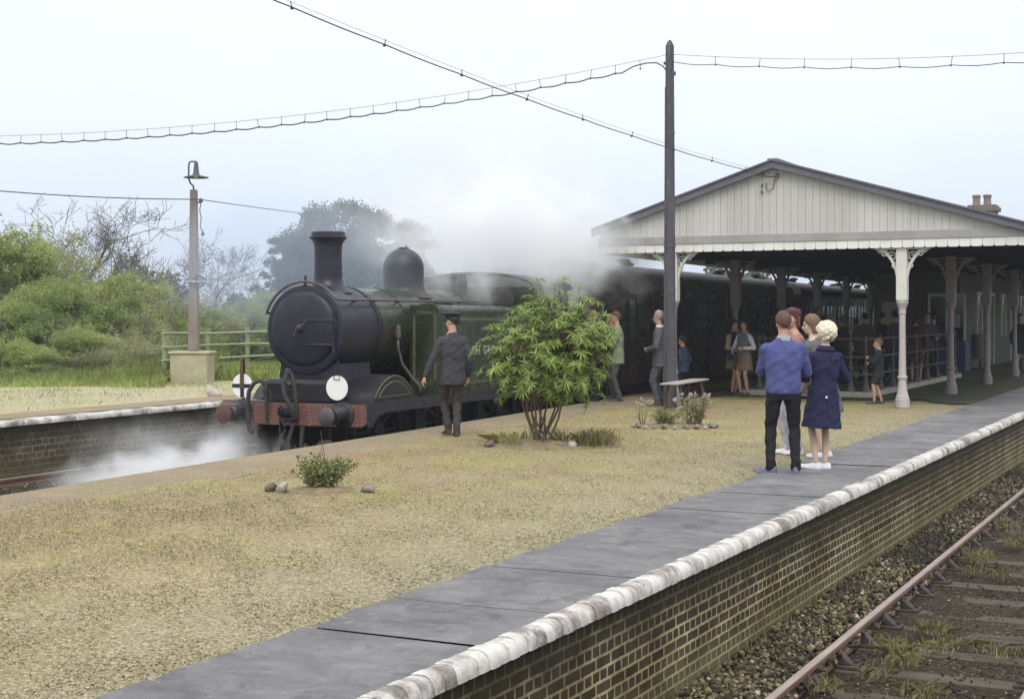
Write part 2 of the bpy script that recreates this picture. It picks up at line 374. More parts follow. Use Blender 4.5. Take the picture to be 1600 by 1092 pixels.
def brickmat(name, b1, b2, mort, moss, w=.225, h=.077, ms=.011, top=-.14, white=True):
    m, nt, out = newmat(name); T = NT(nt); v = T.coord('World'); sp = T.n('ShaderNodeSeparateXYZ'); T.L(v, sp.inputs[0])
    wig = T.math('MULTIPLY', T.noise(v, 6, 3), .012)
    cb = T.n('ShaderNodeCombineXYZ'); T.L(T.math('ADD', sp.outputs[1], wig), cb.inputs[0]); T.L(T.math('ADD', sp.outputs[2], wig), cb.inputs[1])
    bt = T.n('ShaderNodeTexBrick'); T.L(cb.outputs[0], bt.inputs['Vector']); bt.offset = .5; bt.squash = .5; bt.squash_frequency = 2
    for k, x in (('Scale',1.),('Mortar Size',ms),('Mortar Smooth',.25),('Brick Width',w),('Row Height',h),('Bias',-.1)): bt.inputs[k].default_value = x
    bt.inputs['Color1'].default_value = (*b1,1); bt.inputs['Color2'].default_value = (*b2,1); bt.inputs['Mortar'].default_value = (*mort,1)
    col = T.mix(1.0, bt.outputs['Color'], T.ramp(T.noise(v, 9, 5, .65), [(.3,.6),(.7,1.35)]), 'MULTIPLY')
    lost = T.ramp(T.noise(v, .9, 6, .65, .6), [(.40,0.),(.56,.9)])          # mortar blackened in places
    col = T.mix(lost, col, T.mix(1.0, col, (.55,.5,.42), 'MULTIPLY'))
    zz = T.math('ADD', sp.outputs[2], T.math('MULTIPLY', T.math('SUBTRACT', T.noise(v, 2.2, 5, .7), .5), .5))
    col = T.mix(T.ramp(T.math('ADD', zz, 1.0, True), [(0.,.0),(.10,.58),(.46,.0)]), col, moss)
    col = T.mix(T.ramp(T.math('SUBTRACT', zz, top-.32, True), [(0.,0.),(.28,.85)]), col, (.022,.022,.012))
    T.princ(out, col, .9, T.bump(T.math('MULTIPLY', bt.outputs['Fac'], -1), .8, .012, T.bump(T.noise(v, 60, 3), .4, .006)), spec=.15); return m
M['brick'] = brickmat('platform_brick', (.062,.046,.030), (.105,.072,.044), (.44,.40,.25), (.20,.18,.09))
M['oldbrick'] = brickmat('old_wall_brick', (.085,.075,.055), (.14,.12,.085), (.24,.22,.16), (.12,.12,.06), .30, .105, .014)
def copingmat(name):
    m, nt, out = newmat(name); T = NT(nt); v = T.coord('World'); g = T.n('ShaderNodeNewGeometry')
    base = T.ramp(g.outputs['Random Per Island'], [(0.,(.18,.155,.135)),(.5,(.235,.21,.185)),(1.,(.29,.265,.24))])
    base = T.mix(1., base, T.ramp(T.noise(v, 22, 5, .7), [(.3,.6),(.7,1.4)]), 'MULTIPLY')
    nz = T.math('ADD', T.noise(T.coord('World', (1,1,1)), 3.1, 8, .72, .3), T.math('MULTIPLY', T.math('SUBTRACT', g.outputs['Random Per Island'], .5), .09))
    col = T.mix(T.ramp(nz, [(.41,0.),(.57,.9)]), base, (.60,.585,.555))
    T.princ(out, col, .75, T.bump(T.noise(v, 45, 4), .4, .006), spec=.25); return m
M['coping'] = copingmat('whitewashed_brick')

g = gridmesh('ground', -700, 700, -300, 900, 70, 60, lambda X,Y: -1.05 + 0*X)
kind(link('ground', g, M['ground']), 'structure')
# islands platform top, its paved strips
g = gridmesh('platform_gravel', 0, 1, -12, 110, 90, 500, lambda X,Y: .012*wob(X,Y,.6)-.012 - .02*np.clip((X+4.6)*10,0,1)-.03*np.clip((EX(Y)+.85-X)*4,0,1)+.012*wob(X,Y,3.3)-.016*np.clip((Y-28.6)*1.0,0,1), lambda u,Y: (EX(Y)+.5) + u*(-4.5-(EX(Y)+.5)))
shade(g, True); kind(link('platform_gravel', g, M['gravel']), 'structure')
mb = MB()
for a, b in ((-12,20),(20,60),(60,110)): mb.add([(EX(a)-.01,a,.006),(EX(a)+1.05,a,-.014),(EX(b)+1.05,b,-.014),(EX(b)-.01,b,.006)], [(0,1,2,3)])
kind(mb.build('platform_edge_paving', M['edgepave'], fixn=False), 'structure')
mb = MB(); mb.add([(-4.62,-12,-.03),(-3.5,-12,-.03),(-3.4,110,-.03),(-4.62,110,-.03)], [(0,1,2,3)])
y = -12.0; 
pth = MB()
while y < 110:
    L = random.choice((.9,1.2,1.25,1.3,1.9)); n = 6; e0 = random.uniform(-.012,.012)
    lw = [random.uniform(-.035,.035) for _ in range(n+1)]
    for i in range(n):
        ya, yb = y+.004+(L-.008)*i/n, y+.004+(L-.008)*(i+1)/n
        z0 = .004+e0*.5
        pth.add([(-4.58+lw[i],ya,z0),(RXE(ya)-.137,ya+e0,z0+.004),(RXE(yb)-.137,yb+e0,z0+.004),(-4.58+lw[i+1],yb,z0)], [(0,1,2,3)])
    y += L
kind(pth.build('asphalt_path', M['asphalt'], fixn=False), 'structure')
kind(mb.build('path_bedding', M['dirt'], fixn=False), 'structure')

# dark greenish paving with canopy shade put into its colour, its gravel edge ragged
M['darkpave'] = groundmat('shade_dark_paving', (.070,.072,.048), (.095,.095,.062), (.065,.078,.036), None, .6, 90, .3, .006)
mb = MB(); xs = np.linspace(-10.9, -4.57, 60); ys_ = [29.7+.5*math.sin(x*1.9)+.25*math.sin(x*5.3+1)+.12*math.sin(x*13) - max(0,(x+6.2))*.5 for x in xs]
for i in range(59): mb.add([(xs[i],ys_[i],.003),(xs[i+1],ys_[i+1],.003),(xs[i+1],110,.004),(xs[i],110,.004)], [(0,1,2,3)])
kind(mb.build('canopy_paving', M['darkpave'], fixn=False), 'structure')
# platform walls with their coping
def coping(name, xf, x_in, y0, y1, parent, bw=.112, far=60):
    mb = MB(); y = y0
    while y < y1:
        L = bw if y < far else bw*6
        j = random.uniform(-.006,.006); k = random.uniform(-.005,.005); x = xf(y)
        prof = [(x-x_in,-.02),(x-x_in,.014+k),(x-.09+j,.018+k)]
        for q in range(0, 91, 18): prof.append((x-.07+j+.072*math.sin(R(q)), -.050+k+.068*math.cos(R(q))))
        prof += [(x+.002+j,-.074),(x-.1,-.074)]
        ya, yb = y+.002, y+L-.003
        mid = (ya+yb)/2
        def ring(yy, sh): return [Vector((x-.1+(u-(x-.1))*sh if u > x-.1 else u, yy, v*sh if v > 0 else v)) for u,v in prof]
        mb.rings([ring(ya,.90), ring(ya+.012,1), ring(yb-.012,1), ring(yb,.90)])
        y += L
    return mb.build(name, M['coping'], parent, smooth=50)
def wall(name, xf, y0, y1, zt, zb, m, th=.3):
    mb = MB(); ys = np.linspace(y0, y1, 24)
    rs = [[Vector((xf(t),t,zb)),Vector((xf(t),t,zt)),Vector((xf(t)-th,t,zt)),Vector((xf(t)-th,t,zb))] for t in ys]
    mb.rings(rs); return mb.build(name, m)
pw = tag(wall('platform_wall', lambda y: RXE(y)-.03, -12, 110, -.075, -1.3, M['brick']), 'brick platform wall with whitewashed bullnose coping beside the asphalt path', 'wall')
coping('coping', RXE, .135, 3.0, 100, pw)
pl = tag(wall('platform_wall', lambda y: EX(y)+.30, -12, 110, -.004, -1.3, M['oldbrick']), 'dark platform wall facing the steam engine and its coaches', 'wall')
po = tag(wall('platform_wall', lambda y: OX(y)-.03, -12, 110, -.075, -1.3, M['oldbrick']), 'dark weathered platform wall across the line left of the engine', 'wall')
coping('coping', OX, .32, 4, 60, po, .3, 30)
# far platform top
g = gridmesh('opposite_platform', 0, 1, -12, 110, 40, 200, lambda X,Y: .03*wob(X,Y,.4)-.01, lambda u,Y: (OX(Y)-9.5) + u*(9.5-.30))
shade(g, True); kind(link('opposite_platform', g, M['bank']), 'structure')
mb = MB()
for a, b in ((-12,30),(30,110)): mb.add([(OX(a)-1.2,a,.032),(OX(a)-.32,a,.024),(OX(b)-.32,b,.024),(OX(b)-1.2,b,.032)], [(0,1,2,3)])
kind(mb.build('opposite_edge_paving', M['edgepave'], fixn=False), 'structure')
# track beds
g = gridmesh('track_bed', 0, 1, -6, 110, 50, 420, lambda X,Y: -.968+.070*np.clip((-2.75-X)*3,0,1)+.016*wob(X,Y,1.2)+.014*wob(X*3,Y*3,1.1,2), lambda u,Y: -3.45+u*4.2)
shade(g, True); kind(link('track_bed', g, M['dirt']), 'structure')
g = gridmesh('track_bed', 0, 1, -6, 110, 40, 260, lambda X,Y: -.93+.025*wob(X,Y,1.2), lambda u,Y: OX(Y)-.05+u*(EX(Y)-OX(Y)+.1))
shade(g, True); kind(link('track_bed', g, M['dirt']), 'structure')
mb = MB(); mb.bb(.75, 8, -14, 110, -1.2, -.01)
kind(mb.build('near_platform', M['asphalt']), 'structure')

# ------------------------------------------------------------------ tracks
def rail_prof(): # bullhead rail, local (x, z) about its centre, top at 0
    return [(-.034,-.004),(-.030,0),(.030,0),(.034,-.004),(.034,-.035),(.012,-.048),(.011,-.095),(.03,-.105),(.03,-.138),(-.03,-.138),(-.03,-.105),(-.011,-.095),(-.012,-.048),(-.034,-.035)]
def track(label, xc, y0, y1, slope, ns, detail=True, step=.78):
    t = empty('railway_track', (xc, y0, RAIL), math.atan(-slope) if slope else 0)
    tag(t, label, 'railway track')
    L = y1-y0
    for s_ in (-1, 1):
        mb = MB(); mb.prism(rail_prof(), lambda u,v,a: (s_*.7515+u, a, v), -8, L)
        o = mb.build('rail', [M['rail']], t)
        top = MB(); top.bb(s_*.7515-.027, s_*.7515+.027, -8, L, -.002, .0015); top.build('rail_head', M['railhead'], o)
    for k in range(ns):
        y = k*step
        mb = MB(); mb.box((random.uniform(-.03,.03), y, -.235), (2.6, .25, .15), random.uniform(-.01,.01)); sl = mb.build('sleeper', M['sleeper'], t, bevel=.012)
        if not detail: continue
        for s_ in (-1, 1):
            c = MB(); x = s_*.7515
            c.bb(x-.19, x+.19, y-.09, y+.09, -.161, -.132)
            c.prism([(x-.15,-.133),(x-.05,-.05),(x-.036,-.05),(x-.036,-.133)], lambda u,v,a: (u,a,v), y-.05, y+.05)
            c.prism([(x+.036,-.133),(x+.036,-.05),(x+.05,-.05),(x+.15,-.133)], lambda u,v,a: (u,a,v), y-.05, y+.05)
            c.box((x-.05,y,-.078), (.045,.2,.05))
            for q in (-1,1): c.lathe([(.02,-.135),(.02,-.11),(.012,-.10)], (x+q*.155,y+.04*q,0), 8)
            c.build('rail_chair', M['chair'], sl, bevel=.006, seg=1)
track('rusty bullhead railway track on dark ballast below the brick platform wall', -1.99, 5.5, 100, 0, 58)
track('railway track carrying the steam engine and its coaches', EX(10)-1.45, 10, 100, -.058, 30, False)
track('empty railway track below the far platform left of the engine', OX(8)+1.45, 8, 100, -.03, 36, False)

# loose stones: one mesh of many
def stones_mesh(name, P, size, flat=.65):
    ico = np.array([(0,0,-1),(.72,-.53,-.45),(-.28,-.85,-.45),(-.89,0,-.45),(-.28,.85,-.45),(.72,.53,-.45),(.28,-.85,.45),(-.72,-.53,.45),(-.72,.53,.45),(.28,.85,.45),(.89,0,.45),(0,0,1)])
    fc = np.array([(0,1,2),(1,0,5),(0,2,3),(0,3,4),(0,4,5),(1,5,10),(2,1,6),(3,2,7),(4,3,8),(5,4,9),(1,10,6),(2,6,7),(3,7,8),(4,8,9),(5,9,10),(6,10,11),(7,6,11),(8,7,11),(9,8,11),(10,9,11)])
    n = len(P); V = ico[None]*(1+rng.uniform(-.38,.38,(n,12,1)))
    V = V*rng.uniform(.6,1.25,(n,1,3))*np.array([1,1,flat])
    a = rng.uniform(0,2*PI,n); c, s_ = np.cos(a)[:,None], np.sin(a)[:,None]
    b = rng.normal(0,.5,n); cb, sb = np.cos(b)[:,None], np.sin(b)[:,None]
    x, y, z = V[...,0], V[...,1], V[...,2]
    y, z = y*cb-z*sb, y*sb+z*cb
    V = np.stack([x*c-y*s_, x*s_+y*c, z], -1)*np.asarray(size).reshape(-1,1,1)/2 + P[:,None,:]
    return facemesh(name, V.reshape(-1,3), (fc[None]+12*np.arange(n)[:,None,None]).reshape(-1,3))
def chips_mesh(name, P, size, flat=.7):
    cube = np.array([(-1,-1,-1),(1,-1,-1),(1,1,-1),(-1,1,-1),(-1,-1,1),(1,-1,1),(1,1,1),(-1,1,1)])*.62
    fc = np.array([(0,3,2),(0,2,1),(4,5,6),(4,6,7),(0,1,5),(0,5,4),(1,2,6),(1,6,5),(2,3,7),(2,7,6),(3,0,4),(3,4,7)])
    n = len(P); V = cube[None]+rng.uniform(-.42,.42,(n,8,3)); V = V*rng.uniform(.55,1.25,(n,1,3))*np.array([1,1,flat])
    q = rng.normal(size=(n,4)); q[:,1:3] *= .5; q /= np.linalg.norm(q,axis=1,keepdims=True); w_,x,y,z = q.T
    Rm = np.stack([1-2*(y*y+z*z),2*(x*y-z*w_),2*(x*z+y*w_),2*(x*y+z*w_),1-2*(x*x+z*z),2*(y*z-x*w_),2*(x*z-y*w_),2*(y*z+x*w_),1-2*(x*x+y*y)],-1).reshape(n,3,3)
    V = np.einsum('nij,nkj->nki', Rm, V)*np.asarray(size).reshape(-1,1,1)/2+P[:,None,:]
    return facemesh(name, V.reshape(-1,3), (fc[None]+8*np.arange(n)[:,None,None]).reshape(-1,3))
def ydens(n, y0, y1, pw=1.7):   # more stones near the viewer
    u = rng.random(n); return y0*(y1/y0)**(u**1.0) if pw else y0+(y1-y0)*u
M['ballast'] = islandmat('ballast_stone', [(0.,(.020,.018,.015)),(.4,(.062,.050,.031)),(.7,(.14,.118,.060)),(.94,(.25,.22,.12)),(1.,(.44,.41,.33))], patch=((.030,.026,.022), .5))
n = 42000; Y = ydens(n, 6.5, 60); X = rng.triangular(-3.40,-3.15,-2.66,n)
P = np.stack([X, Y, -.905+.07*rng.random(n)+.05*np.clip((-2.9-X),0,.4)], 1)
o = link('ballast', chips_mesh('ballast', P, rng.uniform(.022,.062,n)), M['ballast']); kind(o, 'stuff', 'loose ballast stones between platform wall and rusty rail')
n = 15000; Y = ydens(n, 6.5, 50); X = rng.uniform(-2.62,.7,n)
P = np.stack([X, Y, -.978+.03*rng.random(n)], 1)
M['ash'] = islandmat('ash_stone', [(0.,(.022,.019,.016)),(.5,(.052,.042,.030)),(.88,(.085,.070,.045)),(1.,(.34,.32,.27))])
o = link('ballast', chips_mesh('ballast', P, rng.uniform(.010,.034,n)), M['ash']); kind(o, 'stuff', 'small dark cinders lying between the rails')
n = 9000; Y = ydens(n, 12, 60); X = np.array([random.uniform(OX(t),EX(t)) for t in Y])
P = np.stack([X, Y, -.93+.04*rng.random(n)], 1)
o = link('ballast', chips_mesh('ballast', P, rng.uniform(.022,.062,n)), M['ballast']); kind(o, 'stuff', 'dark ballast along the tracks by the engine')
# pebbles on the platform gravel
M['pebble'] = islandmat('pebble', [(0.,(.17,.14,.08)),(.3,(.275,.232,.13)),(.75,(.355,.31,.18)),(1.,(.52,.48,.37))])
n = 70000; Y = ydens(n, 4.6, 30); X = np.array([random.uniform(EX(t)+.9,-4.5) for t in Y])
keep = rng.random(n) < .9; X, Y = X[keep], Y[keep]
P = np.stack([X, Y, .012*wob(X,Y,.6)-.012+.002 - .02*np.clip((X+4.6)*10,0,1)], 1)
o = link('pebbles', chips_mesh('pebbles', P, rng.uniform(.006,.018,len(X))), M['pebble']); kind(o, 'stuff', 'loose pebbles scattered over the platform gravel')
# ------------------------------------------------------------------ steam engine (local: +y runs back from the buffer beam, +x to the platform, z above rail)
TRZ = math.atan(.058)
YB = 17.43
def trackpt(y, z=RAIL): return Vector((EX(y)-1.44, y, z))
LO = empty('steam_locomotive', trackpt(YB), TRZ)
tag(LO, 'dark green steam tank engine with black smokebox and red buffer beam', 'steam engine')
def P_(mb, name, m, par=LO, **k): return mb.build(name, m, par, **k)
BC, SR, BR = 2.31, .655, .645           # boiler centre height, smokebox and boiler radius
fp = 1.25                               # footplate height
# buffer beam with rivets
mb = MB(); mb.prism([(-1.235,.91),(1.18,.91),(1.235,.96),(1.235,1.235),(-1.235,1.235)], lambda u,v,a: (u,a,v), 0, .05)
beam = P_(mb, 'buffer_beam', M['red'], bevel=.006)
mb = MB()
def riv(x, z): mb.ell((x,-.002,z), (.013,.010,.013), 8, 5)
for s_ in (-1,1):
    for i in range(4): riv(s_*(1.17-.075*i), 1.195); riv(s_*(1.17-.075*i), .945)
    for i in range(3): riv(s_*1.17, 1.01+.065*i)
    for i in range(5): riv(s_*(.28+.07*i), 1.195); riv(s_*.62, 1.17-.055*i); riv(s_*.30, 1.14-.055*i)
    for i in range(4): riv(s_*(.34+.07*i), .95)
for i in range(5): riv(-.14+.07*i, 1.20); riv(-.14+.07*i, .945)
mb.build('rivets', M['rivet'], beam, smooth=True)
# buffers
for s_ in (-1,1):
    x, z = s_*.865, 1.085
    mb = MB(); mb.lathe([(.19,.0),(.19,-.03),(.155,-.05),(.135,-.12),(.125,-.30),(.105,-.31),(.09,-.33)], (x,0,z), 24, 'y'); 
    b = P_(mb, 'buffer', M['black'], smooth=40)
    mb = MB(); mb.lathe([(.055,-.32),(.06,-.44),(.11,-.455),(.134,-.465),(.136,-.485),(.10,-.502),(.03,-.512)], (x,0,z), 24, 'y'); mb.build('buffer_head', M['steel'] if s_>0 else M['rust'], b, smooth=40)
# coupling hook, chain links, hanging hose
mb = MB(); mb.box((-.06,-.01,1.06), (.2,.03,.2)); mb.tube([(-.06,-.02,1.06),(-.06,-.16,1.06),(-.06,-.24,1.10),(-.06,-.25,1.17),(-.06,-.19,1.20)], [.035,.03,.03,.028,.015], 8); P_(mb, 'coupling_hook', M['black'], smooth=50)
mb = MB()
for k, zz in enumerate((1.02,.86,.70,.55)):
    pts = []
    for q in range(13):
        a = 2*PI*q/12; u, v = .045*math.cos(a), .105*math.sin(a)
        pts.append((-.06+(u if k%2 else 0), -.18+(0 if k%2 else u)+.02*k, zz+v))
    mb.tube(pts, .016, 6)
P_(mb, 'coupling_chain', M['black'], smooth=True)
# standing vacuum pipe and the two hoses
mb = MB(); mb.tube([(.12,-.05,.95),(.115,-.06,1.2),(.09,-.06,1.45),(.03,-.06,1.66),(-.01,-.07,1.70)], .032, 10); mb.lathe([(.045,0),(.05,.03),(.045,.07),(.02,.09)], (-.015,-.08,1.66), 12)
v = P_(mb, 'vacuum_pipe', M['hose'], smooth=50)
mb = MB(); mb.tube([(-.02,-.10,1.68),(-.04,-.16,1.55),(0,-.19,1.35),(.10,-.17,1.18),(.14,-.13,1.05),(.12,-.08,1.0)], [.036]*6, 10)
for q in (1.02,1.14,1.3,1.45,1.58): mb.lathe([(.041,-.008),(.041,.008)], (.03 if q>1.2 else .12,-.16,q), 10)
mb.build('vacuum_hose', M['hose'], v, smooth=50)
mb = MB(); mb.tube([(-.40,-.05,.95),(-.40,-.06,1.25),(-.405,-.06,1.44),(-.43,-.07,1.53),(-.50,-.09,1.56),(-.58,-.12,1.52),(-.65,-.14,1.40),(-.67,-.15,1.2),(-.66,-.16,1.0),(-.63,-.15,.84),(-.58,-.14,.80)], [.024,.026,.03,.034,.034,.032,.032,.032,.032,.03,.034], 10)
mb.lathe([(.035,0),(.045,.02),(.04,.1)], (-.405,-.06,1.36), 10); mb.tube([(-.36,-.06,1.42),(-.33,-.06,1.38),(-.33,-.06,1.22)], .012, 6)
P_(mb, 'heating_hose', M['hose'], smooth=50)
mb = MB(); mb.tube([(.06,-.06,.92),(.02,-.12,.7),(.05,-.14,.45),(.14,-.10,.40),(.2,-.06,.6),(.2,-.03,.9)], .034, 10); P_(mb, 'hanging_hose', M['hose'], smooth=50)
# headcode discs on their lamp irons
for x, cross in ((.77,False),(-.85,True)):
    mb = MB(); mb.box((x,.02,fp+.22), (.035,.02,.46)); mb.prism([(-.03,.30),(.03,.30),(.022,.52),(.006,.62),(-.006,.62),(-.022,.52)], lambda u,v,a: (x+u,a,fp+v), .005, .025)
    ir = P_(mb, 'lamp_iron', M['black'])
    mb = MB(); mb.lathe([(.178,-.004),(.180,0),(.178,.004)], (x,-.012,fp+.225), 40, 'y')
    d = mb.build('headcode_disc', M['white'], ir, smooth=30)
    if cross:
        d['label'] = 'white disc with a black cross'
        mb = MB(); mb.box((x,-.0195,fp+.225), (.352,.005,.055)); mb.box((x,-.0225,fp+.235), (.062,.005,.36)); mb.build('cross', M['black'], d)
        mb = MB(); mb.prism([(-.035,.0),(.035,.0),(.03,.20),(.02,.38),(.006,.46),(-.006,.46),(-.02,.38),(-.03,.20)], lambda u,v,a: (x+u,a,fp+.19+v), -.034, -.028); mb.build('bracket', M['rust'], d)
    else:
        mb = MB(); mb.tube([(x-.045,-.02,fp+.41),(x-.045,-.022,fp+.345),(x+.045,-.022,fp+.345),(x+.045,-.02,fp+.41),(x-.045,-.02,fp+.41)], .006, 6); mb.build('handle', M['black'], d)
mb = MB(); mb.box((-.17,.02,fp+.12), (.035,.02,.26)); P_(mb, 'lamp_iron', M['black'])
# footplate and valance
mb = MB(); mb.bb(-1.235,1.235,.05,9.5,fp-.02,fp); P_(mb, 'footplate', M['black'])
mb = MB()
for s_ in (-1,1):
    mb.prism([(.05,fp-.02),(9.5,fp-.02),(9.5,fp-.16),(.62,fp-.16),(.42,fp-.19),(.28,fp-.27),(.22,fp-.34),(.05,fp-.34)], lambda u,v,a: (a,u,v), s_*1.215, s_*1.238)
P_(mb, 'valance', M['blackedge'])
# inside frames and wheels
mb = MB()
for s_ in (-1,1): mb.prism([(.05,.75),(.3,.52),(8.9,.52),(9.4,.75),(9.45,fp-.03),(.05,fp-.03)], lambda u,v,a: (a,u,v), s_*.60, s_*.63)
mb.bb(-.6,.6,1.2,8.5,.6,1.1)
for s_ in (-1,1): mb.prism([(.25,.9),(.35,.9),(.32,.3),(.24,.14),(.20,.14),(.25,.35)], lambda u,v,a: (a,u,v), s_*.72, s_*.76)
P_(mb, 'frames', M['underframe'])
def wheel(y, r, x, spokes):
    mb = MB(); mb.lathe([(r-.09,-.065),(r+.028,-.065),(r+.028,-.035),(r,-.03),(r-.01,.065),(r-.09,.065),(r-.09,-.065)], (x,y,r), 36, 'x', cap=False)
    mb.lathe([(.01,-.07),(.16,-.07),(.15,.09),(.01,.10)], (x,y,r), 16, 'x')
    for k in range(spokes):
        a = 2*PI*k/spokes; mb.tube([(x,y+.12*math.cos(a),r+.12*math.sin(a)),(x,y+(r-.08)*math.cos(a),r+(r-.08)*math.sin(a))], [.04,.028], 6, flat=.6)
    return P_(mb, 'wheel', M['black'], smooth=40)
for y_, r_ in ((1.15,.76),(3.40,.76),(5.65,.76)):
    for s_ in (-1,1): wheel(y_, r_, s_*.75, 14)
for s_ in (-1,1): wheel(7.9, .61, s_*.75, 10)
mb = MB(); mb.box((.93,3.40,.62), (.045,4.6,.10))
for y_ in (1.15,3.4,5.65): mb.lathe([(.09,-.04),(.09,.05),(.05,.07)], (.93,y_,.62), 14, 'x')
P_(mb, 'coupling_rod', M['steel'], bevel=.01)
for y_ in (2.2,4.5):
    mb = MB(); mb.box((1.08,y_,.62), (.24,.3,.03)); mb.bb(.97,.99,y_-.15,y_+.15,.62,fp-.02); mb.box((1.1,y_,.32),(.22,.3,.03)); mb.bb(.99,1.01,y_-.15,y_+.15,.32,.62); P_(mb, 'footstep', M['underframe'])
# cylinder cover, saddle
mb = MB(); mb.prism([(.10,fp),(.10,fp+.27),(.16,fp+.33),(.52,fp+.35),(.52,fp)], lambda u,v,a: (a,u,v), -.52, .62)
P_(mb, 'cylinder_cover', M['black'], bevel=.015)
mb = MB(); mb.tube([(-.10,.085,fp+.255),(-.06,.085,fp+.255)], .03, 10); P_(mb, 'gauge_cap', M['red'])
ys0, ys1 = .38, 1.52
prof = []
for q in range(0, 9):
    t = q/8; x = .98 - (.98-.46)*math.sin(t*PI/2)**.8; z = fp + (1.80-fp)*(1-math.cos(t*PI/2)); prof.append((x, z))
poly = prof + [(-x,z) for x,z in prof[::-1]]
mb = MB(); mb.prism(poly, lambda u,v,a: (u,a,v), ys0+.05, ys1)
P_(mb, 'smokebox_saddle', M['smokebox'], smooth=35)
# smokebox: barrel, ring, dished door
mb = MB(); mb.lathe([(SR,ys0),(SR,ys1)], (0,0,BC), 56, 'y', cap=True); mb.lathe([(SR+.012,ys1-.07),(SR+.012,ys1)], (0,0,BC), 56, 'y')
sb = P_(mb, 'smokebox', M['smokebox'], smooth=40)
mb = MB()
for k in range(40):
    a = PI*(-.15+1.3*k/39); mb.ell(((SR+.014)*math.cos(a), ys1-.035, BC+(SR+.014)*math.sin(a)), .011, 6, 4)
for k in range(14): mb.ell((SR*math.cos(-.15)+.0, ys0+.1+k*.075, BC+SR*math.sin(-.15)), .011, 6, 4)
mb.build('rivets', M['smokebox'], sb, smooth=True)
mb = MB(); mb.lathe([(SR+.004,ys0+.06),(SR+.004,ys0-.01),(SR-.03,ys0-.025),(SR-.09,ys0-.025)], (0,0,BC), 56, 'y'); mb.build('front_plate', M['smokebox'], sb, smooth=40)
dr = []
for q in range(0, 11):
    a = q/10; dr.append((.555*math.cos(a*PI/2)+.002, ys0-.045-.10*math.sin(a*PI/2)))
mb = MB(); mb.lathe([(.56,ys0-.02),(.565,ys0-.035)]+dr, (0,0,BC+.02), 56, 'y')
door = mb.build('smokebox_door', M['smokebox'], sb, smooth=50)
mb = MB()
for z in (BC+.14, BC-.22): mb.tube([(.52,ys0-.075,z),(.3,ys0-.125,z),(.02,ys0-.155,z)], [.028,.022,.012], 8, flat=.7)
mb.tube([(.525,ys0-.07,BC-.34),(.525,ys0-.07,BC+.26)], .024, 8)
P_(mb, 'door_hinge', M['black'], door, smooth=50)
mb = MB(); mb.lathe([(.06,ys0-.14),(.06,ys0-.17),(.03,ys0-.22)], (0,0,BC+.02), 16, 'y'); mb.tube([(-.02,ys0-.20,BC+.0),(.13,ys0-.21,BC+.12)], [.016,.012], 8); mb.tube([(0,ys0-.23,BC+.03),(-.06,ys0-.235,BC-.10)], [.015,.011], 8)
P_(mb, 'door_handle', M['steel'], door, smooth=50)
mb = MB(); mb.box((0,ys0+.0,BC+SR+.07), (.03,.02,.16)); mb.box((0,ys0-.02,BC+SR+.02), (.03,.06,.02)); P_(mb, 'lamp_iron', M['black'])
# handrail over the smokebox front and along the boiler
hr = SR+.045; pts = []
for q in range(0, 25):
    a = R(160 - q*(160-38)/24); pts.append((hr*math.cos(a), ys0-.03, BC+.015+(hr)*math.sin(a)))
x0, z0 = pts[-1][0], pts[-1][2]
pts = [(pts[0][0]-.02, ys0+.3, pts[0][2]-.02)] + pts + [(x0+.03, ys0+.03, z0-.005), (x0+.05, ys0+.2, z0-.005)] + [(x0+.06, yy, z0) for yy in np.linspace(.8, 6.0, 8)]
mb = MB(); mb.tube(pts, .019, 8)
for yy in (.9,1.5,2.3,3.4,4.6): mb.tube([(x0-.06,yy,z0-.03),(x0+.06,yy,z0)], .014, 6)
P_(mb, 'handrail', M['steel'], smooth=True)
# boiler, bands
mb = MB(); mb.lathe([(BR,ys1),(BR,6.1)], (0,0,BC), 56, 'y'); bo = P_(mb, 'boiler', M['green'], smooth=40)
for yy in (ys1+.05, 2.40, 3.6, 5.0):
    mb = MB(); mb.lathe([(BR,yy),(BR+.007,yy),(BR+.007,yy+.05),(BR,yy+.05)], (0,0,BC), 56, 'y', cap=False); mb.build('boiler_band', M['black'], bo, smooth=40)
# chimney
cy = 1.04
pr = []
for q in range(0, 9):
    t = q/8; pr.append((.215+.17*(1-t)**2.4, BC+SR-.10+.26*t))
pr += [(.21,BC+SR+.40),(.213,BC+SR+.60),(.225,BC+SR+.66),(.255,BC+SR+.71),(.285,BC+SR+.735),(.288,BC+SR+.76),(.262,BC+SR+.775),(.258,BC+SR+.83),(.235,BC+SR+.835),(.18,BC+SR+.80),(.17,BC+SR+.3)]
mb = MB(); mb.lathe(pr, (0,cy,0), 40); P_(mb, 'chimney', M['smokebox'], smooth=40)
# dome
dy = 3.52; pr = []
for q in range(0, 7):
    t = q/6; pr.append((.345+.14*(1-t)**2.2, BC+BR-.14+.24*t))
for q in range(0, 11): pr.append((.345*math.cos(R(9*q))+.001, BC+BR+.36+.345*math.sin(R(9*q))))
mb = MB(); mb.lathe(pr, (0,dy,0), 40); dm = P_(mb, 'dome', M['black'], smooth=40)
mb = MB(); mb.lathe([(.10,0),(.10,.012),(.02,.02)], (0,dy,BC+BR+.70), 20); mb.lathe([(.012,0),(.012,.04)], (.05,dy,BC+BR+.71), 6); mb.build('dome_cap', M['black'], dm)
mb = MB()
for s_ in (-.13,.13): mb.lathe([(.07,0),(.07,.22),(.05,.26),(.05,.34),(.06,.36)], (s_,5.6,BC+BR-.05), 14)
P_(mb, 'safety_valves', M['brass'], smooth=40)
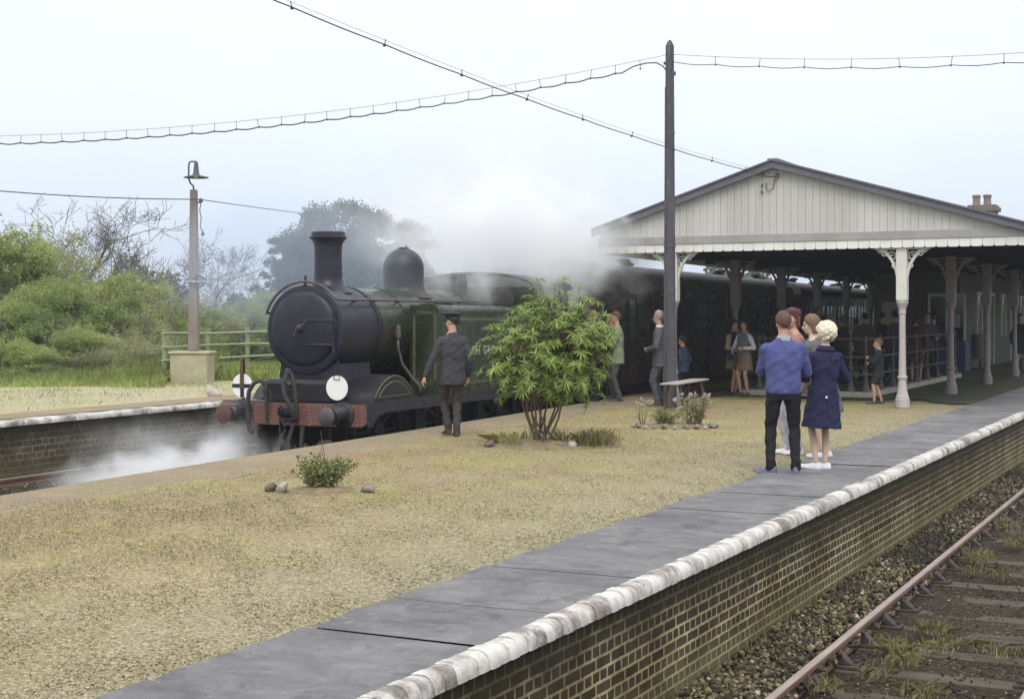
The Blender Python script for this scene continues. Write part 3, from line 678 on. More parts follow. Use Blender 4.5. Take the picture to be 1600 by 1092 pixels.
# clack valve and feed pipe on the boiler side
mb = MB(); mb.lathe([(.05,-.10),(.055,-.02),(.04,.02),(.05,.06),(.03,.11)], (.70,2.0,BC-.05), 12); mb.box((.66,2.0,BC-.05), (.12,.07,.07))
P_(mb, 'clack_valve', M['brass'], smooth=45)
mb = MB(); mb.tube([(.70,2.0,BC-.14),(.70,2.0,BC-.30),(.74,2.06,BC-.55),(.90,2.14,BC-.80),(1.0,2.17,fp+.15),(1.0,2.17,fp)], .025, 10); P_(mb, 'feed_pipe', M['brass'], smooth=True)
# sandbox / leading splasher with beading
def arcpoly(cy_, cz, r, a0, a1, n): return [(cy_+r*math.cos(R(a0+(a1-a0)*k/n)), cz+r*math.sin(R(a0+(a1-a0)*k/n))) for k in range(n+1)]
for s_ in (-1,1):
    pl_ = [(y,z) for y,z in (arcpoly(1.08,.84,.79,150,30,20) if s_ > 0 else arcpoly(1.25,.84,.70,150,30,20)) if z >= fp]
    y0, y1 = pl_[0][0], pl_[-1][0]
    mb = MB(); mb.prism([(y0-.02,fp)]+pl_+[(y1+.02,fp)], lambda u,v,a: (a,u,v), s_*.60, s_*1.13)
    spl = P_(mb, 'splasher', M['black'], smooth=30)
    mb = MB()
    for rr in (.775,.69):
        if s_ < 0: break
        pp = [(s_*1.133,y,z) for y,z in arcpoly(1.08,.84,rr,148,32,20) if z >= fp+.03]
        mb.tube(pp, .007, 5)
        if rr == .69: mb.tube([pp[0],pp[-1]], .005, 5)
    if s_ > 0: mb.build('beading', M['lining'], spl)
# side tanks, cab and bunker
ty0, ty1, tz1 = 2.60, 6.35, 2.69
for s_ in (-1,1):
    mb = MB()
    sec = [(.60,fp),(1.205,fp),(1.205,tz1-.14)]+[(1.205-.14+.14*math.cos(R(q)), tz1-.14+.14*math.sin(R(q))) for q in range(15,91,15)]+[(.60,tz1)]
    rs = []
    for yy, k in ((ty0,.93),(ty0+.02,.965),(ty0+.06,.99),(ty0+.12,1.0),(ty1,1.0)):
        rs.append([Vector((s_*(.60+(x-.60)*(1-(1-k)*1.6)), yy, z)) for x,z in sec])
    mb.rings(rs); tk = P_(mb, 'side_tank', M['green'], smooth=35)
    ln = MB()
    for r0 in (.0,.028):
        ys_, ye_, zs_, ze_ = ty0+.22+r0, ty1-.1-r0, fp+.15+r0, tz1-.22-r0
        c_ = .10
        pp = [(ys_+c_,zs_),(ye_-c_,zs_),(ye_-c_,zs_+c_),(ye_,zs_+c_),(ye_,ze_-c_),(ye_-c_,ze_-c_),(ye_-c_,ze_),(ys_+c_,ze_),(ys_+c_,ze_-c_),(ys_,ze_-c_),(ys_,zs_+c_),(ys_+c_,zs_+c_),(ys_+c_,zs_)]
        ln.tube([(s_*1.207,y,z) for y,z in pp], .0055, 4)
    for r0 in (.0,.026):                                  # tank front panel
        xs_, xe_, zs_, ze_ = .665+r0, 1.07-r0, fp+.16+r0, tz1-.11-r0; c_ = .07
        pp = [(xs_+c_,zs_),(xe_-c_,zs_),(xe_-c_,zs_+c_),(xe_,zs_+c_),(xe_,ze_-c_),(xe_-c_*.3,ze_-c_*.3),(xe_-c_,ze_),(xs_+c_,ze_),(xs_,ze_-c_),(xs_,zs_+c_),(xs_+c_,zs_+c_),(xs_+c_,zs_)]
        ln.tube([(s_*x,ty0-.004,z) for x,z in pp], .006, 4)
    ln.build('lining', M['lining'], tk)
    mb = MB(); mb.tube([(s_*.75,ty0+.1,tz1+.01),(s_*.75,ty1,tz1+.01)], .018, 6); mb.lathe([(.16,0),(.16,.05),(.12,.08)], (s_*.9,ty0+.6,tz1), 18); mb.build('tank_filler', M['black'], tk)
    if s_ > 0: TANK = tk
def textmesh(name, body, size, loc, rot, m, parent=None, ext=.002, spacing=1.0, align='CENTER'):
    cu = bpy.data.curves.new(name, 'FONT'); cu.body = body; cu.size = size; cu.align_x = align; cu.align_y = 'CENTER'; cu.extrude = ext; cu.space_character = spacing; cu.resolution_u = 3
    t = bpy.data.objects.new('tmp', cu); COL.objects.link(t)
    dg = bpy.context.evaluated_depsgraph_get(); me = bpy.data.meshes.new_from_object(t.evaluated_get(dg)); bpy.data.objects.remove(t); bpy.data.curves.remove(cu)
    me.materials.clear(); o = link(name, me, m, parent); o.location = loc; o.rotation_euler = rot; return o
textmesh('lettering', 'BIRCH GROVE', .215, (1.209, 4.10, 1.93), (PI/2,0,PI/2), M['letter'], TANK, .002, 1.28)
mb = MB()
cy0, cy1 = ty1, 8.1
for s_ in (-1,1):
    o_ = [(cy0,fp),(cy0,2.15),(cy0,3.05),(cy1,3.05),(cy1,2.15),(9.45,2.15),(9.45,fp)]
    x = s_*1.205
    for a, b, c, d in (((cy0),(cy0+.45),2.15,3.05),((cy1-.35),(cy1),2.15,3.05)): mb.bb(x-.012,x+.012,a,b,c,d)
    mb.bb(x-.012,x+.012,cy0+.001,9.45,fp,2.15)
mb.bb(-1.19,1.19,cy0+.01,cy0+.03,fp,3.05); mb.bb(-1.19,1.19,cy1-.03,cy1-.01,fp,3.05); mb.bb(-1.19,1.19,9.43,9.45,fp,2.30); mb.bb(-1.19,1.19,cy1,9.43,2.0,2.05)
cab = P_(mb, 'cab', M['green'])
mb = MB(); rs = []
for yy in (cy0-.12, cy1+.12): rs.append([Vector((1.27*math.sin(R(a)), yy, 3.05+.30*math.cos(R(a))-.02)) for a in range(-90,91,10)]+[Vector((1.25*math.sin(R(a)), yy, 3.03+.27*math.cos(R(a))-.02)) for a in range(90,-91,-10)])
mb.rings(rs); mb.build('cab_roof', M['black'], cab, smooth=40)
for s_ in (-1,1):
    mb = MB(); mb.lathe([(.19,-.012),(.21,-.012),(.21,.012),(.19,.012)], (s_*.62,cy0-.01,2.82), 20, 'y', cap=False); mb.lathe([(.19,-.003),(.19,.003)], (s_*.62,cy0-.01,2.82), 20, 'y'); mb.build('cab_window', [M['brass']], cab)
mb = MB()
for k in range(260): 
    mb.ell((random.uniform(-1.1,1.1), random.uniform(cy1+.15,9.35), 2.12+random.uniform(0,.26)), (random.uniform(.05,.11),random.uniform(.05,.11),random.uniform(.04,.09)), 5, 3)
o = mb.build('coal', M['black'], LO); 
# ------------------------------------------------------------------ coaches
def coach(y0, L, label):
    c = empty('railway_coach', trackpt(y0), TRZ); tag(c, label, 'railway coach', 'coaches behind the engine')
    wx = 1.33
    mb = MB(); sec = [(-wx+.06,1.02),(wx-.06,1.02),(wx-.01,1.35),(wx,1.8),(wx,3.22),(-wx,3.22),(-wx,1.8),(-wx+.01,1.35)]
    mb.prism(sec, lambda u,v,a: (u,a,v), 0, L); body = mb.build('body', M['maroon'], c, smooth=20)
    mb = MB()
    for z in (3.17,2.42,1.82,1.08): mb.bb(wx-.004,wx+.012,.02,L-.02,z-.022,z+.022); mb.bb(-wx-.012,-wx+.004,.02,L-.02,z-.022,z+.022)
    for k in range(1, 6): x = -wx+.05+k*.43; mb.bb(x-.02,x+.02,-.012,.004,1.06,3.2)
    mb.build('beading', M['maroon'], body)
    arc = [(1.38*math.sin(R(a)), 3.20+.50*(math.cos(R(a))**.72 if abs(a)<90 else 0)) for a in range(-90,91,9)]
    mb = MB(); mb.prism(arc, lambda u,v,a: (u,a,v), -.05, L+.05); rf = mb.build('roof', M['coachroof'], c, smooth=50)
    mb = MB(); mb.bb(wx+.02,wx+.055,-.05,L+.05,3.18,3.235); mb.build('gutter', M['coachroof'], rf)
    n = int(L//2.0); st = L/n
    for k in range(n):
        ym = st*(k+.5)
        mb = MB(); mb.lathe([(.09,0),(.09,.06),(.16,.08),(.16,.13),(.05,.17)], (.32*(1 if k%2 else -1)+.1,ym,3.68), 12); mb.build('roof_ventilator', M['underframe'], rf)
        mb = MB(); mb.bb(wx+.012,wx+.022,ym-.32,ym-.308,1.1,3.1); mb.bb(wx+.012,wx+.022,ym+.308,ym+.32,1.1,3.1); mb.bb(wx-.002,wx+.014,ym-.305,ym+.305,1.1,1.78)
        mb.bb(wx-.002,wx+.02,ym-.26,ym-.20,1.82,2.42) ; mb.bb(wx-.002,wx+.02,ym+.20,ym+.26,1.82,2.42); mb.bb(wx,wx+.022,ym-.2,ym+.2,2.86,2.90)
        d = mb.build('door', M['maroon'], c)
        mb = MB(); mb.bb(wx+.004,wx+.008,ym-.2,ym+.2,2.02,2.86); mb.build('window', M['glass'], d)
        mb = MB(); mb.bb(wx+.02,wx+.05,ym-.19,ym+.19,2.99,3.035); mb.build('ventilator_hood', M['hood'], d)
        mb = MB(); mb.tube([(wx+.06,ym-.30,1.72),(wx+.06,ym-.19,1.72)], .014, 6); mb.tube([(wx+.01,ym-.29,1.72),(wx+.06,ym-.29,1.72)], .012, 6); mb.build('door_handle', M['brass'], d)
        for q in (-1,1):
            yc = ym+q*.62
            mb = MB(); mb.bb(wx+.002,wx+.006,yc-.23,yc+.23,2.02,2.86); wn = mb.build('window', M['glass'], c)
            mb = MB()
            for a, b, e, f in ((-.26,-.23,1.99,2.89),(.23,.26,1.99,2.89),(-.23,.23,1.99,2.02),(-.23,.23,2.86,2.89)): mb.bb(wx-.003,wx+.016,yc+a,yc+b,e,f)
            mb.build('frame', M['maroon'], wn)
    mb = MB(); mb.bb(-1.1,1.1,.1,L-.1,.85,1.02); mb.bb(1.24,1.40,.4,L-.4,.78,.82); mb.bb(-1.4,-1.24,.4,L-.4,.78,.82); mb.bb(-.9,.9,L*.4,L*.6,.35,.85); mb.build('underframe', M['underframe'], c)
    for yb in (2.4, L-2.4):
        mb = MB(); mb.bb(-1.05,1.05,yb-1.6,yb+1.6,.5,.8); b = mb.build('bogie', M['underframe'], c)
        for yy in (yb-1.2,yb+1.2):
            for s_ in (-1,1):
                mb = MB(); mb.lathe([(.05,-.07),(.46,-.065),(.50,-.06),(.47,.06),(.05,.07)], (s_*.75,yy,.47), 24, 'x'); mb.build('wheel', M['underframe'], b, smooth=40)
    for s_ in (-1,1):
        mb = MB(); mb.lathe([(.10,0),(.09,-.25),(.05,-.27),(.05,-.42),(.2,-.44),(.2,-.47)], (s_*.87,0,1.05), 16, 'y'); mb.build('buffer', M['underframe'], c)
    mb = MB(); mb.tube([(.9,-.03,1.2),(.9,-.05,1.3),(.9,-.05,3.1),(.85,-.03,3.3)], .014, 6); mb.tube([(-.5,-.03,1.1),(-.5,-.08,1.5),(-.3,-.1,2.2),(-.3,-.03,2.6)], .03, 6); mb.build('end_pipe', M['underframe'], c)
    return c
coach(28.0, 17.0, 'dark maroon coach coupled straight behind the steam engine')
coach(46.2, 17.0, 'second dark coach of the train, seen under the canopy roof')
coach(64.4, 17.0, 'farthest dark coach of the train beyond the canopy columns')
# ------------------------------------------------------------------ platform canopy
GY, CY1 = 27.3, 78.0
AX, AZ = -8.0, 4.70
RX, RZ = -3.36, 3.37
def LX(y): return -11.68 - .058*(y-GY)
LZ = 3.50
def roofz(x, y=GY): return AZ + (x-AX)/(RX-AX)*(RZ-AZ) if x > AX else AZ + (x-AX)/(LX(y)-AX)*(LZ-AZ)
CN = empty('platform_canopy', (0,GY,0)); tag(CN, 'long station canopy with cream boarded gable and scalloped valance', 'canopy')
def cpart(mb, name, m, par=CN, **k):
    mb.v = [(x, y-GY, z) for x,y,z in mb.v]; return mb.build(name, m, par, **k)
mb = MB()
for (xa, za, fx, zb) in ((AX,AZ,lambda y: LX(y)-.10,LZ-.03),(AX,AZ,lambda y: RX+.08,RZ-.02)):
    for a, b in ((GY-.14,CY1),):
        q = [Vector((xa,a,za)),Vector((fx(a),a,zb)),Vector((fx(b),b,zb)),Vector((xa,b,za))]
        mb.add(q+[p+Vector((0,0,-.05)) for p in q], [(0,1,2,3),(7,6,5,4),(0,4,5,1),(1,5,6,2),(2,6,7,3),(3,7,4,0)])
roof = cpart(mb, 'roof', [M['roof']])
mb = MB(); mb.bb(AX-.11,AX+.11,GY-.16,CY1,AZ-.01,AZ+.06); cpart(mb, 'ridge', M['barge'], roof, bevel=.02)
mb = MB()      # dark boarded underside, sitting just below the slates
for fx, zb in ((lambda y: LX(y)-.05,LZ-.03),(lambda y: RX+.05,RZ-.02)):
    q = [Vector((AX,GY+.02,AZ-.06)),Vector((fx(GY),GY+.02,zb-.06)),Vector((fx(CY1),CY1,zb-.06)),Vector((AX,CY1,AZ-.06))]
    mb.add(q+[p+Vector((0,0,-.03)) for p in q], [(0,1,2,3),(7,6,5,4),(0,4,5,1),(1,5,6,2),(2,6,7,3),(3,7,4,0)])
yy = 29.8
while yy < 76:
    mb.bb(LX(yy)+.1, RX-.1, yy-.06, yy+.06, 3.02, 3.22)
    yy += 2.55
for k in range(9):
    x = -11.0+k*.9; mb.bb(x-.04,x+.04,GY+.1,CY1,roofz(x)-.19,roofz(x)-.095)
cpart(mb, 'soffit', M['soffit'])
# gable boarding
mb = MB(); x = LX(GY)+.03; 
while x < RX-.02:
    wd = .142; x1 = min(x+wd, RX-.02); o_ = random.uniform(-.004,.004)
    za, zb = roofz(x)-.06, roofz(x1)-.06; xm = None
    poly = [(x+.002,3.28),(x1-.003,3.28),(x1-.003,zb)] + ([(AX,AZ-.06)] if x < AX < x1 else []) + [(x+.002,za)]
    if min(za,zb) > 3.29: mb.prism(poly, lambda u,v,a: (u,a,v), GY-.008+o_*.5, GY+.01)
    x += wd
cpart(mb, 'gable_boarding', M['cream'])
mb = MB(); mb.bb(LX(GY), RX, GY+.011, GY+.03, 3.1, 3.34)
mb.prism([(LX(GY),3.30),(RX,3.30),(RX,roofz(RX)-.07),(AX,AZ-.07),(LX(GY),LZ-.07)], lambda u,v,a: (u,a,v), GY+.012, GY+.028); cpart(mb, 'gable_backing', M['cream'])
mb = MB(); mb.bb(LX(GY)-.02, RX+.03, GY-.05, GY+.01, 3.145, 3.30); cpart(mb, 'fascia_band', M['band'], bevel=.006)
def scallop(mb, p, wd, horiz, z0=2.985, z1=3.145):
    c = .028; poly = [(.003,z0+c),(.003+c*.3,z0+c*.45),(c,z0),(wd-c,z0),(wd-.003-c*.3,z0+c*.45),(wd-.003,z0+c),(wd-.003,z1),(.003,z1)]
    if horiz: mb.prism(poly, lambda u,v,a: (p[0]+u, p[1]+a, v), -.03, -.008)
    else: mb.prism(poly, lambda u,v,a: (p[0]+a, p[1]+u, v), -.011, .011)
mb = MB(); x = LX(GY)-.02
while x < RX+.0: scallop(mb, (x, GY+random.uniform(-.003,.003)), .205, True); x += .205
cpart(mb, 'valance', M['val'])
mb = MB(); yy = GY
while yy < 60: scallop(mb, (RX+.03, yy), .205, False); yy += .205
mb.bb(RX+.0,RX+.03,GY-.02,CY1,3.15,3.34)
cpart(mb, 'valance', M['val'])
mb = MB(); yy = GY
while yy < 60: scallop(mb, (LX(yy)-.03, yy), .205, False); yy += .205
cpart(mb, 'valance', M['val'])
mb = MB()
for xe, ze, ex in ((LX(GY)-.13,LZ-.05,-1),(RX+.12,RZ-.045,1)):
    q = [(AX,AZ+.01),(xe,ze+.01),(xe,ze-.115),(AX,AZ-.125)]
    mb.prism(q, lambda u,v,a: (u,a,v), GY-.165, GY-.115)
    q = [(AX,AZ+.045),(xe,ze+.045),(xe,ze+.012),(AX,AZ+.012)]
    mb.prism(q, lambda u,v,a: (u,a,v), GY-.20, GY-.10)
cpart(mb, 'bargeboard', M['barge'])
mb = MB()       # insulators and pipe under the apex
mb.box((AX+.06,GY-.06,AZ-.27),(.06,.07,.09)); mb.tube([(AX-.3,GY-.10,AZ-.26),(AX-.1,GY-.12,AZ-.3),(AX+.06,GY-.08,AZ-.28)], .012, 6)
mb.tube([(AX+.02,GY-.05,AZ-.33),(AX-.02,GY-.045,AZ-.52),(AX-.14,GY-.045,AZ-.56),(AX-.16,GY-.045,AZ-.40)], .010, 6)
for q in ((-.22,-.22),(-.24,-.45),(-.24,-.58)): mb.box((AX+q[0],GY-.05,AZ+q[1]),(.03,.05,.05))
cpart(mb, 'cable_bracket', M['irondark'])
# columns
def column(x, y, ms, mup, zt=3.02):
    mb = MB()
    mb.lathe([(.135,0),(.135,.15),(.12,.165),(.125,.19),(.115,.21),(.10,.26),(.088,.34),(.078,.42),(.072,.52),(.088,.535),(.092,.56),(.088,.585),(.070,.60),(.062,1.0),(.058,1.74),(.068,1.75),(.072,1.77),(.066,1.79),(.064,1.83),(.078,1.87),(.098,1.93),(.112,1.955),(.112,1.98),(.10,2.0)], (0,0,0), 20)
    c = mb.build('column', ms, CN, smooth=40); c.location = (x, y-GY, 0)
    mb = MB(); mb.bb(-.10,.10,-.10,.10,2.0,zt); mb.build('capital', mup, c, bevel=.012)
    for s_ in (-1,1):
        mb = MB(); arc = []
        for q in range(0, 13):
            a = R(90*q/12); arc.append((.10+.42*(1-math.cos(a)), 2.28+.68*math.sin(a)))
        poly = [(u,v) for u,v in arc]
        inner = [(u-.02*0+ -.035*math.cos(R(90*k/12)) , v+.03*math.sin(R(90*k/12))*0+.0) for k,(u,v) in enumerate(poly)]
        mb.rings([[Vector((s_*u,-.03,v)),Vector((s_*u,.03,v)),Vector((s_*(u-.055*(1-k/12*.3)),.03,v+.035*k/12)),Vector((s_*(u-.055*(1-k/12*.3)),-.03,v+.035*k/12))] for k,(u,v) in enumerate(poly)])
        mb.bb(s_*.10,s_*.50,-.035,.035,2.955,2.985)
        def scroll(cx, cz, r0, turns, a0, d):
            pts = []
            for k in range(int(26*turns)):
                a = a0 + d*2*PI*k/26; r = r0*(1-k/(26*turns))**.8+.008; pts.append((s_*(cx+r*math.cos(a)), 0, cz+r*math.sin(a)))
            mb.tube(pts, .014, 5)
        scroll(.19,2.83,.085,1.5,0,1); scroll(.33,2.885,.058,1.4,PI,-1); scroll(.155,2.66,.05,1.3,PI/2,1); scroll(.42,2.925,.028,1.1,0,1)
        mb.build('bracket', mup, c)
    return c
for k, yy in enumerate((27.42, 32.6, 37.7, 42.8, 48.0, 53.2, 58.4)):
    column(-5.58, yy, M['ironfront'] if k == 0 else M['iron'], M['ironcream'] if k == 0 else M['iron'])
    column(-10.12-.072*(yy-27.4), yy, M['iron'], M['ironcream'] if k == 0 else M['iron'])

# ------------------------------------------------------------------ station building under the canopy
SB = empty('station_building', (0,46,0)); tag(SB, 'cream walled station building standing under the far canopy', 'building')
def sp(mb, name, m, par=SB, **k):
    mb.v = [(x, y-46, z) for x,y,z in mb.v]; return mb.build(name, m, par, **k)
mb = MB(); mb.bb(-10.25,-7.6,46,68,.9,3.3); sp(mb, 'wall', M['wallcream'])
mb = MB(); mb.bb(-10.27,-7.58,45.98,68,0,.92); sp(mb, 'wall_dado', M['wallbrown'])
mb = MB(); mb.bb(-8.35,-7.75,45.93,45.975,1.0,2.3); wn = sp(mb, 'window', M['glass'])
mb = MB()
for a in (-8.38,-8.02,-7.75): mb.bb(a-.03,a+.03,45.91,45.97,.97,2.4)
mb.bb(-8.35,-7.78,45.91,45.96,2.3,2.38); sp(mb, 'frame', M['frame'], wn)
mb = MB(); mb.bb(-10.0,-9.3,45.94,45.975,1.35,2.15); sp(mb, 'poster', M['paper'])
mb = MB(); mb.bb(-8.3,-8.05,45.88,45.905,1.5,1.9); sp(mb, 'notice', M['paper'])
for k, yy in enumerate((49.5,52.2,55.0,57.5,60.0)):
    mb = MB(); mb.bb(-7.6,-7.57,yy-.45,yy+.45,.05 if k%2 else 1.0,2.4); d = sp(mb, 'door' if k%2 else 'window', M['glass'] if not k%2 else M['wallbrown'])
    mb = MB()
    for q in (-.48,.48): mb.bb(-7.6,-7.54,yy+q-.045,yy+q+.045,0.05 if k%2 else .95,2.5)
    mb.bb(-7.6,-7.54,yy-.43,yy+.43,2.41,2.5); sp(mb, 'frame', M['frame'], d)
cp = ap(1536, 330, 55); UP = .22
mb = MB(); mb.bb(cp.x-.50,cp.x+.50,cp.y-.4,cp.y+.4,3.2,5.67); mb.bb(cp.x-.60,cp.x+.60,cp.y-.46,cp.y+.46,5.67,5.84); mb.bb(cp.x-.52,cp.x+.52,cp.y-.4,cp.y+.4,5.84,5.92); ch = sp(mb, 'chimney', M['chimney'], bevel=.01)
for q in (-.24,.16):
    mb = MB(); mb.lathe([(.16,5.92),(.14,6.0),(.135,6.2),(.16,6.23),(.16,6.31),(.1,6.33)], (cp.x+q,cp.y,0), 16); sp(mb, 'chimney_pot', M['pot'], ch, smooth=40)
cp = ap(1572, 350, 62)
mb = MB(); mb.bb(cp.x-.40,cp.x+.40,cp.y-.4,cp.y+.4,3.2,5.50); ch = sp(mb, 'chimney', M['chimney'], bevel=.01)
mb = MB(); mb.lathe([(.15,5.5),(.13,5.6),(.12,5.85),(.15,5.9),(.15,5.95),(.1,5.97)], (cp.x-.1,cp.y,0), 16); sp(mb, 'chimney_pot', M['pot'], ch, smooth=40)
# low blue screen and pale bin by the building
p = at(1495, 44.2); KI = empty('kiosk', (p.x-.3,p.y,0)); tag(KI, 'blue panelled kiosk with glazed upper half under the canopy', 'kiosk')
mb = MB(); mb.bb(-.55,.55,0,.9,0,.95); mb.build('counter', M['blueboard'], KI, bevel=.01)
mb = MB()
for x in (-.53,.0,.53): mb.bb(x-.035,x+.035,0,.06,.95,2.3)
mb.bb(-.56,.56,0,.07,2.3,2.4); fr = mb.build('frame', M['frame'], KI)
mb = MB(); mb.bb(-.5,.5,.02,.03,.95,2.3); mb.build('glass', M['glass'], KI)
mb = MB(); mb.bb(.08,.40,-.008,.006,1.35,1.75); mb.build('notice', M['paper'], KI)
p = at(1532, 46.5, 0); bn = empty('litter_bin', p); tag(bn, 'pale grey bin standing beyond the blue kiosk', 'bin')
mb = MB(); mb.lathe([(.20,.32),(.24,.34),(.27,1.1),(.28,1.13),(.25,1.13),(.22,.4)], (0,0,0), 20); mb.build('body', M['iron'], bn, smooth=40)
mb = MB(); mb.lathe([(.24,0),(.24,.04),(.06,.06),(.05,.33)], (0,0,0), 16); mb.build('stand', M['irondark'], bn)

# ------------------------------------------------------------------ stairwell railings with stone kerb
KB = MB(); X0, X1, Y0, Y1 = -9.55, -6.95, 30.45, 41.6
KB.bb(X0-.12,X1+.12,Y0-.14,Y0+.14,-.02,.11); KB.bb(X0-.12,X0+.12,Y0+.141,Y1,-.02,.11); KB.bb(X1-.14,X1+.12,Y0+.141,Y1,-.02,.11)
RL = empty('stairwell_railing', (X0,Y0,0)); tag(RL, 'grey iron railing on a pale stone kerb round the stairwell', 'railing')
def rp(mb, name, m, par=RL, **k):
    mb.v = [(x-X0, y-Y0, z) for x,y,z in mb.v]; return mb.build(name, m, par, **k)
rp(KB, 'kerb', M['stone'], bevel=.02)
def post(x, y, big=False):
    h = 1.36 if big else 1.24; mb = MB()
    mb.lathe([(.10,.11),(.095,.16),(.06,.22),(.035,.34),(.028,.45),(.026,h-.1),(.036,h-.07),(.034,h-.03),(.05 if big else .03,h),(.045 if big else .02,h+.05),(.01,h+.08)], (x,y,0), 12)
    for z in (.47,.84,1.22): mb.ell((x,y,z), .042, 8, 6)
    rp(mb, 'post', M['irondark'], smooth=45)
ptsf = [(X0,Y0),(X0+.28,Y0),(X0+1.0,Y0),(X0+1.7,Y0),(X1-.32,Y0),(X1,Y0)]
for i, (x,y) in enumerate(ptsf): post(x, y, i in (0,4))
for k in range(1, 9): post(X1, Y0+k*1.35); post(X0, Y0+k*1.35)
for z in (.47,.84,1.22):
    mb = MB(); mb.tube([(X0,Y0,z),(X1,Y0,z)], .020, 8); mb.tube([(X1,Y0,z),(X1,Y1-.4,z)], .020, 8); mb.tube([(X0,Y0,z),(X0,Y1-.4,z)], .020, 8); rp(mb, 'rail', M['irondark'])

# ------------------------------------------------------------------ tall timber pole, bench, lamp post, fence
pp = at(1046.5, 27.05); PO = empty('telegraph_pole', pp); tag(PO, 'tall weathered timber pole standing beside the platform bench', 'pole')
mb = MB(); mb.tube([(0,0,-.05),(0,0,2.2),(0,0,4.5),(.0,0,6.78)], [.135,.105,.092,.078], 14); mb.lathe([(.079,6.78),(.035,6.87),(.01,6.89)], (0,0,0), 14)
pb = mb.build('shaft', M['pole'], PO, smooth=40)
mb = MB()
for z in (5.15,3.02,2.2): mb.lathe([(.112 if z<4 else .094,z-.02),(.115 if z<4 else .097,z),(.112 if z<4 else .094,z+.02)], (0,0,0), 14, cap=False)
mb.build('band', M['irondark'], PO, smooth=40)
mb = MB(); mb.box((.09,-.02,6.25),(.06,.05,.07)); mb.box((-.09,0,6.46),(.05,.05,.05)); mb.tube([(-.06,-.068,6.0),(-.065,-.072,4.5),(-.07,-.09,2.2),(-.08,-.10,.4)], .014, 6); mb.build('bracket', M['irondark'], PO)
b0, b1 = ap(1041, 600, 25.65), ap(1098, 591.5, 28); b0.z = b1.z = 0
BN = empty('bench', (b0+b1)/2, math.atan2((b1-b0).y,(b1-b0).x)); tag(BN, 'narrow backless plank bench next to the timber pole', 'bench')
L = (b1-b0).length*.88
mb = MB(); mb.bb(-L/2,L/2,-.17,-.01,.475,.505); mb.bb(-L/2,L/2,.01,.17,.475,.503); mb.build('seat', M['plank'], BN, bevel=.008)
for x in (-L/2+.35, L/2-.4):
    mb = MB(); mb.tube([(x,-.17,0),(x,-.14,.3),(x,-.1,.45)], .028, 8); mb.tube([(x,.17,0),(x,.14,.3),(x,.1,.45)], .028, 8); mb.bb(x-.025,x+.025,-.18,.18,.445,.47); mb.build('leg', M['rust'], BN)
lp = at(301, 36.8, 0.0); LP = empty('lamp_post', lp, TH); tag(LP, 'concrete post with old enamel lamp and station name sign on the far platform', 'lamp post')
mb = MB(); mb.bb(-.47,.47,-.45,.45,-.05,.745); mb.bb(-.52,.52,-.49,.49,.746,.81); base = mb.build('plinth', M['concrete'], LP, bevel=.02)
mb = MB(); mb.rings([[Vector((.03-.13,-.13,.82)),Vector((.03+.13,-.13,.82)),Vector((.03+.13,.13,.82)),Vector((.03-.13,.13,.82))],[Vector((.03-.085,-.085,4.93)),Vector((.03+.085,-.085,4.93)),Vector((.03+.085,.085,4.93)),Vector((.03-.085,.085,4.93))]]); mb.build('post', M['post'], LP, bevel=.02)
mb = MB(); mb.tube([(.03,0,4.9),(.02,0,5.02),(-.06,0,5.10),(-.10,0,5.22),(-.10,0,5.5),(-.09,0,5.62),(-.04,0,5.65),(.09,0,5.65)], .022, 8); mb.build('swan_neck', M['lampiron'], LP, smooth=True)
mb = MB(); mb.lathe([(.02,5.66),(.05,5.62),(.06,5.5),(.075,5.35),(.11,5.30),(.31,5.255),(.32,5.235),(.30,5.235),(.10,5.28),(.02,5.30)], (.09,0,0), 24); mb.build('lamp_shade', M['lampiron'], LP, smooth=40)
mb = MB(); mb.ell((.09,0,5.255), (.05,.05,.07), 12, 8); mb.build('bulb', M['white'], LP, smooth=True)
mb = MB(); mb.box((.17,-.02,4.6),(.10,.05,.03)); mb.lathe([(.03,4.6),(.055,4.63),(.055,4.68),(.02,4.71)], (.215,-.02,0), 10); mb.tube([(.215,-.02,4.6),(.19,-.04,4.4),(.23,-.04,4.2),(.2,-.03,4.0),(.26,-.05,3.85)], .014, 6); mb.lathe([(.03,0),(.045,.05),(.02,.12)], (.27,-.05,3.75), 8); mb.build('insulator', M['lampiron'], LP)
sz = CAMZ+(493-440)*36.8/2250
sg = MB(); sg.box((.10,-.15,sz),(.60,.02,.12)); s1 = sg.build('sign', M['lampiron'], LP)
mb = MB(); mb.lathe([(.105,-.012),(.16,-.012),(.16,.012),(.105,.012)], (.19,-.155,sz), 28, 'y', cap=False); mb.build('ring', M['lampiron'], s1, smooth=30)
mb = MB(); mb.bb(-.19,.39,-.166,-.163,sz-.052,sz+.052); mb.build('sign_face', M['lampiron'], s1)
textmesh('lettering', 'HORSTED KEYNES', .085, (.10,-.168,sz), (PI/2,0,0), M['white'], s1, .001, 1.0)
# green post-and-rail fence along the back of the far platform
f0, f1 = Vector((-24.7,27.6,0)), Vector((-27.6,60,0))
f0 = f0.lerp(f1, max(q/200 for q in range(200) if (lambda v: ((v.x*CT+v.y*ST)/(-v.x*ST+v.y*CT))*FPX+800 < 262)(f0.lerp(f1, q/200))))
FE = empty('rail_fence', f0, math.atan2((f1-f0).y,(f1-f0).x)); tag(FE, 'pale green post and rail fence behind the far platform', 'fence')
L = (f1-f0).length; n = 13
for k in range(n):
    mb = MB(); x = k*2.0; mb.box((x,0,.65),(.09,.09,1.34)); mb.box((x,0,1.335),(.12,.12,.03)); mb.build('post', M['fence'], FE, bevel=.01)
for z in (.20,.55,.90,1.25):
    mb = MB(); mb.tube([(-.2,-.06,z)]+[(k*2.0,-.06,z+random.uniform(-.02,.02)) for k in range(n)], .032, 8); mb.build('rail', M['fence'], FE)

